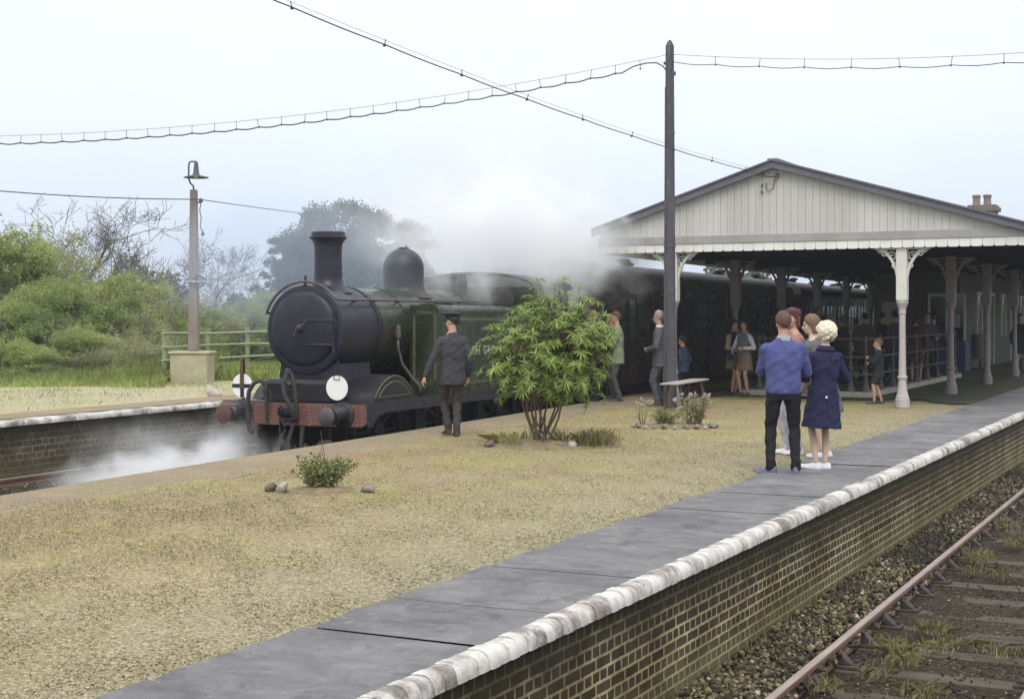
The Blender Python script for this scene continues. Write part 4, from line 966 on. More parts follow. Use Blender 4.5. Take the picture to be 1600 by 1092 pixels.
# ------------------------------------------------------------------ overhead cables with their carrier wires and hangers
def cable(label, A, B, sag, gap, n, r=.016, rm=.006, hook=None, sagm=None, hang=True, scal=.03):
    c = empty('overhead_cable', A); tag(c, label, 'overhead cable')
    def pt(t, s_, off): return A.lerp(B, t) - Vector((0,0,s_*4*t*(1-t)+off)) - A
    N = 4*n; pts = []
    for k in range(N+1):
        t = k/N; pts.append(pt(t, sag, gap) - Vector((0,0,scal*abs(math.sin(PI*k/4))*(1 if hang else 0))))
    if hook: pts = [p for p in pts if (p-(B-A)).length > .82] + [p - A for p in hook]
    mb = MB(); mb.tube(pts, r, 6); mb.build('cable', M['wire'], c, smooth=True)
    mb = MB(); mb.tube([pt(k/N, sag, 0) for k in range(N+1)], rm, 5); mb.build('carrier_wire', M['wire'], c)
    if hang:
        for k in range(1, n):
            mb = MB(); a, b = pt(k/n, sag, -.01), pt(k/n, sag, gap+.01); j = Vector((random.uniform(-.03,.03),random.uniform(-.03,.03),0)); mb.tube([a+j,b], .0055, 5); mb.box(b, (.03,.02,.025)); mb.build('hanger', M['wire'], c)
top = pp + Vector((0,0,CAMZ+(493-86)*27.05/2250))
cable('cable slung from the timber pole leftwards across both tracks', ap(-160,214,30.5), top+Vector((-.08,0,0)), 0.42, .15, 34, r=.0125, rm=.004, hook=[ap(990,104,27.2), ap(1010,99,27.1), ap(1026,98.5,27.06), ap(1036,104,27.05), ap(1042,112,27.05)])
cable('cable slung from the timber pole rightwards over the canopy side', top+Vector((.08,0,0)), ap(1840,62,22), .18, .14, 10, r=.007, rm=.004)
cable('cable sloping down across the sky to the canopy gable apex', ap(60,-165,11.8), Vector((AX+.04,GY-.1,AZ-.26)), 0.20, .05, 11, r=.0075, rm=.0022, scal=.008)
cable('thin wire running level past the enamel lamp post', ap(-200,278,31), lp+Vector((.2,0,4.68)), .12, .0, 8, r=.013, rm=.005, hang=False)
cable('thin wire dipping from the enamel lamp post behind the engine', lp+Vector((.2,0,4.68)), ap(900,372,52), .15, .0, 10, r=.012, rm=.005, hang=False)
# ------------------------------------------------------------------ people
def solid(mb, voxel, name, m, parent, smooth=6, wr=0, seed=0):
    """fuse overlapping limbs into one continuous skin"""
    t = link('tmp', mb.mesh('tmp'))
    r = t.modifiers.new('r', 'REMESH'); r.mode = 'VOXEL'; r.voxel_size = voxel; r.use_smooth_shade = True
    s_ = t.modifiers.new('s', 'SMOOTH'); s_.iterations = smooth; s_.factor = .5
    dg = bpy.context.evaluated_depsgraph_get(); me = bpy.data.meshes.new_from_object(t.evaluated_get(dg)); bpy.data.objects.remove(t)
    me.name = name
    if wr:
        n = len(me.vertices); a = np.empty(n*3, np.float32); me.vertices.foreach_get('co', a); a = a.reshape(-1,3)
        nn = np.empty(n*3, np.float32); me.vertices.foreach_get('normal', nn); nn = nn.reshape(-1,3)
        x, y, z = a.T; w_ = np.sin(z*34+np.sin(x*22+seed)*1.6+y*14+seed)+.6*np.sin(z*61-x*37+seed*2)+.7*np.sin(x*48+y*41+z*9+seed)
        a = a + nn*(w_*wr/2.3)[:,None]; me.vertices.foreach_set('co', a.ravel().astype(np.float32)); me.update()
    shade(me, True); return link(name, me, m, parent)
def hring(z, hw, hd, yo=0, xo=0, n=20, e=2.5):
    r = []
    for k in range(n):
        a = 2*PI*k/n; c, s_ = math.cos(a), math.sin(a)
        r.append(Vector((xo+hw*math.copysign(abs(c)**(2/e),c), yo+hd*math.copysign(abs(s_)**(2/e),s_), z)))
    return r
def two_bone(a, b, l1, l2, pole):
    a, b = Vector(a), Vector(b); d = b-a; L = min(d.length, (l1+l2)*.999); t = d.normalized()
    x = (l1*l1-l2*l2+L*L)/(2*L); h = math.sqrt(max(l1*l1-x*x, 1e-6)); p = Vector(pole); p = (p-t*p.dot(t)).normalized()
    return a+t*x+p*h, a+t*L
ARM = {  # wrist position for the right side (x mirrored for the left), elbow pole
 'down': ((.27,.03,.86),(.3,-1,0)), 'swing_f': ((.26,.20,.90),(.3,-1,0)), 'swing_b': ((.30,-.16,.90),(.4,-1,.0)),
 'fold': ((.02,.26,1.16),(1,-.4,-.6)), 'fold2': ((.05,.24,1.12),(1,-.4,-.6)), 'chest': ((.10,.27,1.24),(1,-.3,-.8)),
 'face': ((.07,.20,1.44),(.9,.3,-1)), 'pocket': ((.215,.06,.86),(.6,-1,0)), 'bag': ((.14,.26,1.02),(.8,-.6,-.5)),
 'front': ((.12,.21,1.06),(.9,-.5,-.4)), 'hold': ((.18,.24,1.10),(.7,-.8,-.4))}
def hand(mb, w, d, s_, curl=.5, up=None):
    d = Vector(d).normalized(); side = Vector((1,0,0)); side = side - d*side.dot(d)
    if side.length < .2: side = Vector((0,0,1)) - d*d.z
    side.normalize(); nrm = d.cross(side).normalized()          # palm lies across `side`? turn it edge-on like a hanging hand
    fan = nrm; thick = side
    for k in (-1,0,1): mb.cap(w+fan*.016*k, w+d*.085+fan*.024*k, .016, .016, 8)
    for k, ln in ((-1.5,.058),(-.5,.075),(.5,.08),(1.5,.07)):
        a = w+d*.09+fan*(.0215*k); inw = -thick*s_
        b = a+(d*math.cos(curl)+inw*math.sin(curl))*ln*.55; c = b+(d*math.cos(curl*2)+inw*math.sin(curl*2))*ln*.5
        mb.cap(a, b, .0105, .0095, 7); mb.cap(b, c, .0095, .0078, 7)
    a = w+d*.03+fan*.028; b = a+(d*.6+fan*.75-thick*s_*.3).normalized()*.045; mb.cap(a, b, .0125, .011, 7); mb.cap(b, b+(d*.9+fan*.25-thick*s_*.3).normalized()*.032, .011, .0085, 7)
def person(px, d, label, H=1.75, face=0, arms=('down','down'), feet=((-.10,0,0),(.10,0,0)), top='jacket', topc=None, legsw='trousers', legc=None, shoec=None,
           hair=None, hairstyle='short', hat=None, skin='skin', head=(0,0), lean=0, hem=None, female=False, vox=.012, bvox=None, glasses=False, collar=None, z=0, group=None, extra=None, child=False, armc=None, wide=1.0):
    z = .004 if d > 30.8 else z; sc_ = H/1.75; p = at(px, d, z); rz = TH + R(face) - math.atan((px-800)/FPX)
    o = empty('person', p, rz, sc_); tag(o, label, 'person', group)
    bvox = bvox or vox; sd = random.uniform(0, 9)
    shw = (.165 if female else .185)*wide; hipw = .095; hs = 1.18 if child else 1.0
    SHZ = 1.42; hipz = .90; ln = Vector((0, lean, 0))
    # legs
    LG = []
    for i, s_ in enumerate((-1,1)):
        fx, fy, yaw = feet[i][:3]; lift = feet[i][3] if len(feet[i]) > 3 else 0
        hip = Vector((s_*hipw, 0, hipz)); ank = Vector((fx, fy, .085+lift)); knee, ank = two_bone(hip, ank, .425, .42, (s_*.12,1,0))
        LG.append((hip, knee, ank, yaw, s_, lift))
    AR = []
    for i, s_ in enumerate((-1,1)):
        w, pole = ARM[arms[i]] if isinstance(arms[i], str) else arms[i]
        sh = Vector((s_*(shw-.006), lean, SHZ-.065)); w = Vector((s_*w[0], w[1]+lean*.7, w[2])); pole = Vector((s_*pole[0], pole[1], pole[2]))
        el, w = two_bone(sh, w, .29, .26, pole); AR.append((sh, el, w, s_))
    # body
    b = MB()
    k_ = .86
    b.rings([hring(.84,.135*k_,.09),hring(.95,.16*k_,.10*k_),hring(1.08,.135*k_,.09*k_,lean*.3),hring(1.25,.165*k_,.105*k_,lean*.7),hring(1.38,.165*k_,.095*k_,lean),hring(1.45,.09,.065,lean),hring(1.50,.052,.055,lean+.005)])
    nk = Vector((0, lean, 1.46)); hc = Vector((0, lean*1.15+.025, 1.635)); HR = Matrix.Rotation(R(head[0]), 3, 'Z') @ Matrix.Rotation(R(head[1]), 3, 'X')
    b.cap(nk, hc+Vector((0,-.015,-.08)), .058 if not female else .05, .055 if not female else .047, 14)
    def hp(x,y,z_): return hc + HR @ (Vector((x,y,z_))*hs)
    b.ell(hp(0,-.012,.022), (.074*hs,.093*hs,.092*hs), 18, 12, HR); b.ell(hp(0,.030,-.055), (.054*hs,.058*hs,.062*hs), 16, 10, HR); b.ell(hp(0,.062,-.092), (.026*hs,.022*hs,.02*hs), 10, 6, HR)
    b.cap(hp(0,.082,.010), hp(0,.106,-.028), .009*hs, .0145*hs, 8); b.ell(hp(0,.085,-.062), (.026*hs,.012*hs,.014*hs), 10, 6, HR)
    b.ell(hp(0,.074,.030), (.05*hs,.016*hs,.011*hs), 12, 6, HR)
    for s_ in (-1,1): b.ell(hp(s_*.074,-.012,-.012), (.010*hs,.020*hs,.031*hs), 8, 6, HR); b.ell(hp(s_*.040,.055,-.03), (.024*hs,.022*hs,.024*hs), 8, 6, HR)
    bare = legsw in ('skirt','shorts')
    for hip, knee, ank, yaw, s_, lift in LG:
        fem = .92 if female else 1
        bl = 1 if (bare or top == 'coat') else .72
        b.cap(hip, knee, (.078*fem if bare else .07)*bl, .050*fem*bl, 12)
        cf = knee.lerp(ank, .33) + Vector((0,-.014,0)); b.cap(knee, cf, .049*fem*bl, .051*fem*bl, 12); b.cap(cf, ank, .051*fem*bl, .033*fem, 12)
        dr_ = Vector((math.sin(R(-yaw)), math.cos(R(yaw)), 0)); b.cap(ank+Vector((0,0,-.04)), ank+dr_*.13+Vector((0,0,-.055)), .025, .018, 8)
    for sh, el, w, s_ in AR:
        b.cap(sh, el, .044, .037, 10); b.cap(el, w, .038, .024, 10); hand(b, w, w-el, s_)
    solid(b, bvox, 'body', M[skin], o, 3)
    em = MB(); 
    for s_ in (-1,1): em.ell(hp(s_*.031,.079,.006), (.012*hs,.008*hs,.007*hs), 8, 5, HR)
    em.build('eyes', M['eye'], o, smooth=True)
    em = MB(); em.ell(hp(0,.0945,-.062), (.021*hs,.005*hs,.006*hs), 8, 5, HR); em.build('mouth', M['lip'], o, smooth=True)
    # hair
    if hair:
        h = MB(); tb = .004
        if hairstyle == 'curly':
            for k in range(230):
                u = rng.normal(size=3); u /= np.linalg.norm(u)
                if u[2] < -.88 or (u[1] > .40 and u[2] < .35) or (u[2] < -.5 and u[1] > -.1): continue
                h.ell(hp(u[0]*random.uniform(.102,.114),u[1]*random.uniform(.114,.124)-.022,u[2]*random.uniform(.114,.124)+.028), random.uniform(.018,.030), 7, 5)
            h.ell(hp(0,-.022,.04), (.085,.095,.088), 14, 9, HR); solid(h, min(vox,.011), 'hair', hair, o, 3)
        else:
            k2 = {'short':0,'bob':1,'long':2,'thin':0,'pony':1}[hairstyle]; thick = .010 if hairstyle == 'thin' else .017
            n, m_ = 22, 14; rs = []
            for i in range(m_+1):
                bb_ = PI/2 - PI*.86*i/m_; ring = []
                for k in range(n):
                    a = 2*PI*k/n; y_ = math.sin(a); fr = max(0, y_)
                    lim = (-.88 if k2 == 0 else -.8) + (1.36 if k2 == 0 else 1.25)*fr**.9 + (.0 if k2 else .52*abs(math.cos(a))**2)
                    el_ = max(bb_, math.asin(max(-.95,min(.95,lim)))); ce = math.cos(el_)
                    tt = thick*(1+.25*math.sin(a*5+sd)+.2*math.sin(a*9+i))
                    tt *= .30+.70*max(0, min(1, (math.sin(el_)-lim)/.35))
                    ring.append(hp((.074+tt)*ce*math.cos(a), -.014+(.094+tt)*ce*y_, .024+(.092+tt*1.2)*math.sin(el_)))
                rs.append(ring)
            h.rings(rs)
            if k2 >= 1:
                for s_ in (-1,1): h.cap(hp(s_*.062,-.03,.0), hp(s_*.07,-.035,-.09 if k2==1 else -.17), .034, .026, 10)
                h.cap(hp(0,-.075,.0), hp(0,-.085,-.10 if k2==1 else -.22), .055, .042, 12)
            solid(h, min(vox,.011), 'hair', hair, o, 2, .003, sd)
    if hat == 'cap':
        h = MB(); h.rings([[hp(r*math.cos(2*PI*k/20), -.012+r*1.18*math.sin(2*PI*k/20), zz + (.012*math.sin(2*PI*k/20) if q>1 else 0)) for k in range(20)] for q,(r,zz) in enumerate(((.084,.035),(.086,.075),(.112,.098),(.118,.112),(.09,.135),(.03,.145)))])
        h.rings([[hp(.07*math.cos(a)*f, .055+.085*math.sin(a)*f, .042-.02*f*math.sin(a)-dz) for a in [PI*k/12 for k in range(13)]] for f, dz in ((1,0),(1,.008))], True)
        h.build('hat', M['hatblack'], o, smooth=50)
    if hat == 'toque':
        h = MB(); h.rings([[hp(r*math.cos(2*PI*k/20), -.02+r*1.12*math.sin(2*PI*k/20), zz) for k in range(20)] for r,zz in ((.092,.040),(.098,.055),(.099,.08),(.090,.108),(.06,.124),(.02,.129))])
        h.build('hat', M['hatred'], o, smooth=50)
    if glasses:
        h = MB()
        for s_ in (-1,1):
            h.tube([hp(s_*.034+.022*math.cos(a), .097, .006+.018*math.sin(a)) for a in [2*PI*k/12 for k in range(13)]], .0028, 5); h.tube([hp(s_*.057,.094,.01), hp(s_*.080,0,.01)], .0028, 5)
        h.tube([hp(-.012,.1,.01), hp(.012,.1,.01)], .0028, 5); h.build('glasses', M['eye'], o)
    # garments
    if legsw == 'trousers':
        t = MB(); t.rings([hring(.80,.14,.10,0),hring(.88,.172,.115,-.004),hring(.98,.165,.11),hring(1.05,.155,.105)])
        for hip, knee, ank, yaw, s_, lift in LG:
            t.cap(hip+Vector((0,-.004,-.02)), knee, .098, .068, 14); t.cap(knee, ank+Vector((0,-.004,-.005)), .066, .052, 14)
            t.cap(ank+Vector((0,-.006,.06)), ank+Vector((0,.012,-.025)), .054, .056, 12)
        solid(t, vox, 'trousers', legc, o, 5, .008, sd)
    elif legsw == 'shorts':
        t = MB(); t.rings([hring(.76,.15,.11),hring(.88,.172,.12),hring(1.02,.155,.105)])
        for hip, knee, ank, yaw, s_, lift in LG: t.cap(hip, hip.lerp(knee,.72), .10, .096, 14)
        solid(t, vox, 'shorts', legc, o, 4, .005, sd)
    elif legsw == 'skirt':
        hz = hem or .52; t = MB(); t.rings([hring(hz,.205,.165),hring(hz+.02,.206,.166),hring(.75,.19,.145),hring(.90,.175,.125),hring(1.04,.13,.10)], True)
        solid(t, vox, 'skirt', legc, o, 4, .006, sd)
    sl = armc or topc
    if top:
        t = MB(); w_ = wide*(.90 if female else 1)
        if top == 'sweater': rr = [(.865,.168,.118),(.90,.178,.125),(.93,.182,.128),(1.06,.178,.122)]
        elif top == 'jacket': rr = [(.73,.200,.142),(.76,.202,.143),(.90,.195,.136),(1.06,.178,.125)]
        elif top == 'short': rr = [(.95,.165,.115),(1.06,.165,.115)]
        else: hz = hem or .50; rr = [(hz,.255,.205),(hz+.03,.254,.205),(.72,.225,.175),(.92,.195,.145),(1.06,.165,.122)]
        rr += [(1.22,.195,.130),(1.33,.198,.122),(1.39,.172,.104),(1.43,.128,.086),(1.46,.088,.073),(1.482,.072,.066)]
        if top == 'coat' and not female: rr[0:2] = [(rr[0][0],.215,.17),(rr[1][0],.215,.17)]
        t.rings([hring(z_, hw*w_, hd, lean*max(0,min(1,(z_-.9)/.5)), 0, 24, 2.6) for z_, hw, hd in rr])
        if armc is None:
            for sh, el, w, s_ in AR:
                t.cap(sh+Vector((-s_*.04,0,.012)), sh, .066, .068, 14); t.cap(sh, el, .068*(.9 if female else 1), .055, 14); t.cap(el, el.lerp(w,.93), .056, .043, 14)
        solid(t, vox, {'sweater':'sweater','jacket':'jacket','short':'waistcoat','coat':'coat'}[top], topc, o, 4, .008, sd)
        if armc:
            t = MB()
            for sh, el, w, s_ in AR: t.cap(sh, el, .066, .052, 14); t.cap(el, el.lerp(w,.93), .052, .042, 14)
            t.rings([hring(1.30,.15,.10,lean),hring(1.40,.15,.09,lean),hring(1.47,.07,.07,lean)]); solid(t, vox, 'shirt_sleeves', armc, o, 4, .004, sd)
    if collar:
        t = MB(); t.rings([[v+Vector((0,lean,0)) for v in hring(z_, hw, hd, -.003)] for z_, hw, hd in ((1.445,.092,.080),(1.47,.080,.074),(1.498,.066,.066),(1.503,.060,.060))]); t.build('collar', collar, o, smooth=50)
    if shoec:
        for i, (hip, knee, ank, yaw, s_, lift) in enumerate(LG):
            a = R(yaw); f = MB(); rs = []
            heel = female and top == 'coat'
            for y_, hw, ht, zb in ((-.075,.022,.05,.0),(-.065,.034,.075,0),(-.02,.037,.082,0),(.04,.040,.068,0),(.10,.046,.052,0),(.155,.042,.042,.004),(.195,.026,.032,.008),(.205,.008,.02,.012)):
                rs.append([Vector((hw*c_, y_, zb + ht*max(0,s2) + (0 if s2>=0 else 0))) for c_, s2 in [(math.cos(2*PI*k/12), math.sin(2*PI*k/12)) for k in range(12)]])
            Rm = Matrix.Rotation(a, 3, 'Z'); tilt = Matrix.Rotation(-lift*2.2, 3, 'X')
            f.rings([[Vector((ank.x,ank.y,lift*.9)) + Rm @ (tilt @ v) for v in r] for r in rs])
            f.box(Vector((ank.x,ank.y,.006+lift*.9)) + Rm @ Vector((0,-.045,.004)), (.06,.055,.022), a)
            f.build('shoe', shoec, o, smooth=45)
    if extra: extra(o, hp, LG, AR)
    return o
C = {}
for k, c in dict(bluesweater=(.078,.090,.225), navy=(.024,.024,.062), blacktr=(.018,.018,.022), driver=(.055,.055,.066), drivertr=(.060,.052,.052), greenj=(.20,.235,.17), darkgreen=(.075,.085,.055),
     greytr=(.075,.078,.075), suit=(.075,.078,.09), darksuit=(.022,.022,.026), denim=(.045,.058,.095), beige=(.30,.255,.20), tan=(.21,.16,.115), coattan=(.13,.095,.065), greyvest=(.15,.155,.165), whiteblouse=(.60,.60,.60),
     pinkish=(.28,.17,.16), greycoat=(.115,.115,.125), palestripe=(.46,.43,.48), boyj=(.028,.030,.034), orange=(.085,.042,.022), purple=(.060,.055,.07), browncoat=(.06,.040,.028), palegrey=(.30,.31,.33), crowdblue=(.06,.075,.12)).items(): C[k] = cloth('cloth_'+k, c)
for k, c, r_ in (('shoeblue',(.11,.115,.19),.4),('shoeblack',(.02,.018,.018),.35),('shoewhite',(.62,.60,.66),.4),('shoebrown',(.06,.04,.03),.5),('hatblack',(.015,.015,.02),.7),('hatred',(.095,.028,.042),.85),('bagblue',(.025,.03,.07),.4)): M[k] = mat(k, c, r_, .2, 9, .1)
def hairmat(name, c):
    m, nt, out = newmat(name); T = NT(nt); v = T.coord('Object', (1,1,.25)); n1 = T.noise(v, 90, 3, .6)
    T.princ(out, T.ramp(n1, [(.3, mul(c,.55)), (.7, mul(c,1.4))]), .6, T.bump(n1, .6, .006), spec=.3); return m
HA = {k: hairmat('hair_'+k, c) for k, c in dict(brown=(.105,.055,.038), blond=(.72,.63,.46), dark=(.025,.018,.015), grey=(.28,.255,.23), fair=(.33,.235,.13), mid=(.15,.095,.055)).items()}

# the group by the asphalt path
person(1224, 15.75, 'man seen from behind in a bright blue sweater and black trousers', 1.75, 4, ('fold','fold2'), ((-.14,-.02,62),(.13,-.03,-8)), 'sweater', C['bluesweater'], 'trousers', C['blacktr'], M['shoeblue'], HA['brown'], 'short', collar=C['palegrey'], vox=.010, head=(10,-4), wide=1.06)
def coatbits(o, hp, LG, AR):
    mb = MB(); mb.rings([[Vector((x*1.012, y, z)) for x,y,z in hring(zz, .189, .152)] for zz in (.845,.905)], False); mb.build('belt', C['navy'], o, smooth=True)
    mb = MB(); mb.lathe([(.014,-.004),(.014,.004)], (-.02,-.158,.875), 10, 'y'); mb.build('button', M['white'], o)
    mb = MB(); mb.rings([[v+Vector((0,.0,0)) for v in hring(z_, hw, hd, -.004)] for z_, hw, hd in ((1.43,.125,.098),(1.455,.112,.092),(1.49,.082,.08),(1.495,.074,.072))]); mb.build('collar', C['navy'], o, smooth=True)
    mb = MB(); mb.tube([(.0,-.203,.50),(.0,-.178,.70),(.0,-.156,.84)], .005, 5); mb.build('seam', C['navy'], o)
bl_ = person(1280, 16.2, 'woman with curly blonde hair in a belted navy coat and pale shoes', 1.62, 22, ('front','front'), ((-.05,.0,62),(.075,.015,58)), 'coat', C['navy'], 'none', None, M['shoewhite'], HA['blond'], 'curly', female=True, hem=.50, vox=.010, head=(18,-12), extra=coatbits, wide=1.02, skin='stocking')
person(1289, 17.5, 'woman with a brown bob in a long grey coat behind the blonde woman', 1.72, 62, ('chest','front'), ((-.07,.0,10),(.09,.02,-20)), 'coat', C['greycoat'], 'none', None, M['shoewhite'], HA['mid'], 'bob', female=True, hem=.56, head=(28,-8), lean=.15, vox=.011, wide=1.0, skin='stocking')
person(1240, 18.0, 'person in a burgundy hat and dull pink jacket behind the blue sweater', 1.80, 120, ('chest','hold'), ((-.09,.0,0),(.09,.02,0)), 'jacket', C['pinkish'], 'trousers', C['palestripe'], M['shoewhite'], HA['brown'], 'bob', hat='toque', female=True, head=(25,0), vox=.012)
bl_.rotation_euler[1] = R(3.2)
# driver walking along the platform
person(707, 20.55, 'man in a black cap and dark jacket walking beside the engine', 1.75, 14, (((.40,.03,.84),(.5,-1,.2)),((.25,.06,.85),(.4,-1,0))), ((-.035,.12,6,.02),(.045,-.07,-4,0)), 'jacket', C['driver'], 'trousers', C['drivertr'], M['shoebrown'], HA['dark'], 'short', hat='cap', head=(42,-4), vox=.011, bvox=.0075, wide=.94)
# the three men by the large shrub and the one at the pole
person(964, 28.9, 'man in a pale green tweed jacket with folded arms facing the engine', 1.79, 98, ('fold','fold2'), ((-.08,-.03,4),(.09,.05,-4)), 'jacket', C['greenj'], 'trousers', C['greytr'], M['shoebrown'], HA['brown'], 'short', head=(4,-4), vox=.013)
person(956, 30.1, 'grey haired man mostly hidden behind the pale green jacket', 1.75, 100, ('fold','fold2'), ((-.09,0,0),(.09,.05,0)), 'jacket', C['darkgreen'], 'trousers', C['greytr'], M['shoebrown'], HA['grey'], 'thin', head=(0,-4), vox=.016)
person(927, 28.8, 'fair haired man in glasses and dark suit half behind the large shrub', 1.80, 122, ('fold','fold2'), ((-.09,0,0),(.10,.08,0)), 'jacket', C['darksuit'], 'trousers', C['darksuit'], M['shoeblack'], HA['fair'], 'short', glasses=True, head=(0,-4), vox=.016)
def raincoat(o, hp, LG, AR):
    w = AR[0][2]; mb = MB(); mb.cap(w+Vector((-.02,.06,-.02)), w+Vector((-.03,.10,-.30)), .06, .085, 12); mb.cap(w+Vector((-.05,.02,-.05)), w+Vector((-.02,.0,-.26)), .05, .06, 12); solid(mb, .014, 'folded_raincoat', C['palegrey'], o, 4, .008, 3)
person(1031, 27.2, 'bespectacled man in a grey suit and white collar by the timber pole', 1.80, 84, ('front','pocket'), ((-.09,.03,4),(.09,-.03,-6)), 'jacket', C['suit'], 'trousers', C['suit'], M['shoebrown'], HA['grey'], 'short', glasses=True, collar=C['whiteblouse'], head=(4,-3), vox=.013)
person(1067, 30.2, 'child in a denim blue jacket standing behind the timber pole', 1.27, 60, ('down','down'), ((-.09,0,0),(.09,.02,0)), 'jacket', C['denim'], 'trousers', C['blacktr'], M['shoeblack'], HA['dark'], 'short', child=True, vox=.016)
# two girls under the canopy edge
def cardi(o, hp, LG, AR):
    mb = MB()
    for s_ in (-1,): mb.rings([[Vector((s_*.12+dx*wd, .02+dy, zz)) for dx,dy in ((-.10,-.12),(-.13,0),(-.08,.10),(.0,.13),(-.02,.09),(-.07,.02),(-.06,-.08))] for zz, wd in ((.62,1.35),(.80,1.2),(1.05,1.05),(1.30,1.0),(1.44,.6))])
    solid(mb, .016, 'open_cardigan', C['beige'], o, 3, .006, 5)
person(1146, 31.4, 'dark haired girl in tan skirt with a beige cardigan over her shoulders', 1.62, 230, ('face','bag'), ((-.06,0,8),(.07,.02,-8)), 'short', C['darksuit'], 'skirt', C['tan'], M['shoebrown'], HA['dark'], 'bob', female=True, hem=.60, armc=C['beige'], vox=.014, extra=cardi, head=(-10,-6))
def bag(o, hp, LG, AR):
    w = AR[1][2]; mb = MB(); mb.rings([hring(zz, hw, .045, w.y+.03, w.x-.01, 16, 4) for zz, hw in ((w.z-.20,.10),(w.z-.18,.115),(w.z-.08,.11),(w.z-.03,.09))]); b_ = mb.build('handbag', M['bagblue'], o, bevel=.005)
    mb = MB(); mb.tube([(w.x-.09,w.y+.03,w.z-.04),(w.x-.05,w.y+.03,w.z+.05),(w.x+.03,w.y+.03,w.z+.05),(w.x+.07,w.y+.03,w.z-.04)], .008, 6); mb.build('handle', M['bagblue'], b_)
person(1163, 31.0, 'girl in grey waistcoat and white sleeves holding a navy handbag', 1.62, 140, ('hold','bag'), ((-.08,0,8),(.09,.03,-12)), 'short', C['greyvest'], 'skirt', C['tan'], M['shoebrown'], HA['dark'], 'long', female=True, hem=.58, armc=C['whiteblouse'], vox=.014, extra=bag, head=(25,-10))
person(1373, 28.1, 'small boy in dark jacket and shorts standing by the railing', 1.25, 92, ('chest','hold'), ((-.10,.12,14),(.10,-.08,-6)), 'jacket', C['boyj'], 'shorts', C['boyj'], M['shoeblack'], HA['mid'], 'short', child=True, collar=C['palegrey'], head=(8,-6), vox=.013)
# the crowd in the shade beyond the railing
for px, d, lab, H, fc, tp, tc, lw, lc, hr_, hst, fem in (
  (1296, 38.5, 'balding grey haired man in dark clothes in the shaded crowd', 1.76, 300, 'jacket', 'darksuit', 'trousers', 'darksuit', 'grey', 'thin', False),
  (1317, 37.5, 'person in a dull brown coat leaning over the far railing', 1.70, 80, 'coat', 'browncoat', 'trousers', 'blacktr', 'mid', 'bob', True),
  (1338, 39.5, 'person in a dark blue top in the crowd beyond the railing', 1.62, 20, 'jacket', 'crowdblue', 'trousers', 'palegrey', 'dark', 'short', False),
  (1352, 37.6, 'broad person in a tan coat seen from behind beyond the railing', 1.78, 10, 'coat', 'coattan', 'trousers', 'blacktr', 'dark', 'short', False),
  (1378, 38.6, 'tall man in a black jacket in the crowd behind the small boy', 1.78, 330, 'jacket', 'darksuit', 'trousers', 'blacktr', 'dark', 'short', False),
  (1398, 37.0, 'person in a purplish grey coat left of the pale iron column', 1.82, 30, 'coat', 'purple', 'trousers', 'greytr', 'dark', 'short', False),
  (1431, 36.4, 'person in a rust brown coat right of the pale iron column', 1.72, 350, 'coat', 'orange', 'skirt', 'browncoat', 'dark', 'bob', True),
  (1448, 37.8, 'man in a charcoal jacket behind the rust brown coat', 1.80, 200, 'jacket', 'suit', 'trousers', 'blacktr', 'brown', 'short', False),
  (1459, 39.0, 'person in black nearest the second iron column', 1.76, 40, 'jacket', 'darksuit', 'trousers', 'darksuit', 'dark', 'short', False),
  (1286, 41.5, 'dark haired person standing deep in the shade of the canopy', 1.70, 120, 'jacket', 'darksuit', 'trousers', 'blacktr', 'dark', 'short', False),
  (1332, 34.2, 'crouching child in a drab jumper behind the railing bars', 1.05, 100, 'sweater', 'browncoat', 'trousers', 'blacktr', 'mid', 'short', False),
  (1594, 44.0, 'person in a dark coat and pale socks at the far right', 1.76, 200, 'coat', 'darksuit', 'skirt', 'darksuit', 'dark', 'short', True)):
    person(px, d, lab, H, fc, random.choice((('fold','fold2'),('down','pocket'),('hold','down'))), ((-.10,0,5),(.10,.04,-5)), tp, C[tc], lw, C[lc], M['shoeblack'], HA[hr_], hst, female=fem, vox=.022, head=(random.uniform(-20,20),-8), hem=.55 if tp=='coat' else None, group='waiting crowd under the canopy')
# ------------------------------------------------------------------ vegetation
def unit(n):
    v = rng.normal(size=(n,3)); return v/np.linalg.norm(v, axis=1, keepdims=True)
def leaf_quads(P, L, W, up=None):
    n = len(P); u = unit(n)
    if up is not None: u = u*(1-up)+np.array([0,0,1])*up; u /= np.linalg.norm(u, axis=1, keepdims=True)
    v = np.cross(u, unit(n)); v /= np.linalg.norm(v, axis=1, keepdims=True)+1e-9
    L = (L*rng.uniform(.6,1.3,n))[:,None]; W = (W*rng.uniform(.6,1.3,n))[:,None]
    return np.stack([P-u*L/2, P+v*W/2-u*L*.08, P+u*L/2, P-v*W/2-u*L*.08], 1).reshape(-1,3)
def clump_points(n, clumps, shell=.5):
    w_ = np.array([c[3]**2 for c in clumps]); idx = rng.choice(len(clumps), n, p=w_/w_.sum())
    c = np.array([c[:3] for c in clumps])[idx]; r = np.array([c[3] for c in clumps])[idx]
    rad = r*(shell+(1-shell)*rng.random(n)**.6)*rng.uniform(.85,1.18,n)
    u = unit(n); u[:,2] = np.where(u[:,2] < -.3, -u[:,2]*.6, u[:,2])
    return c+u*rad[:,None]
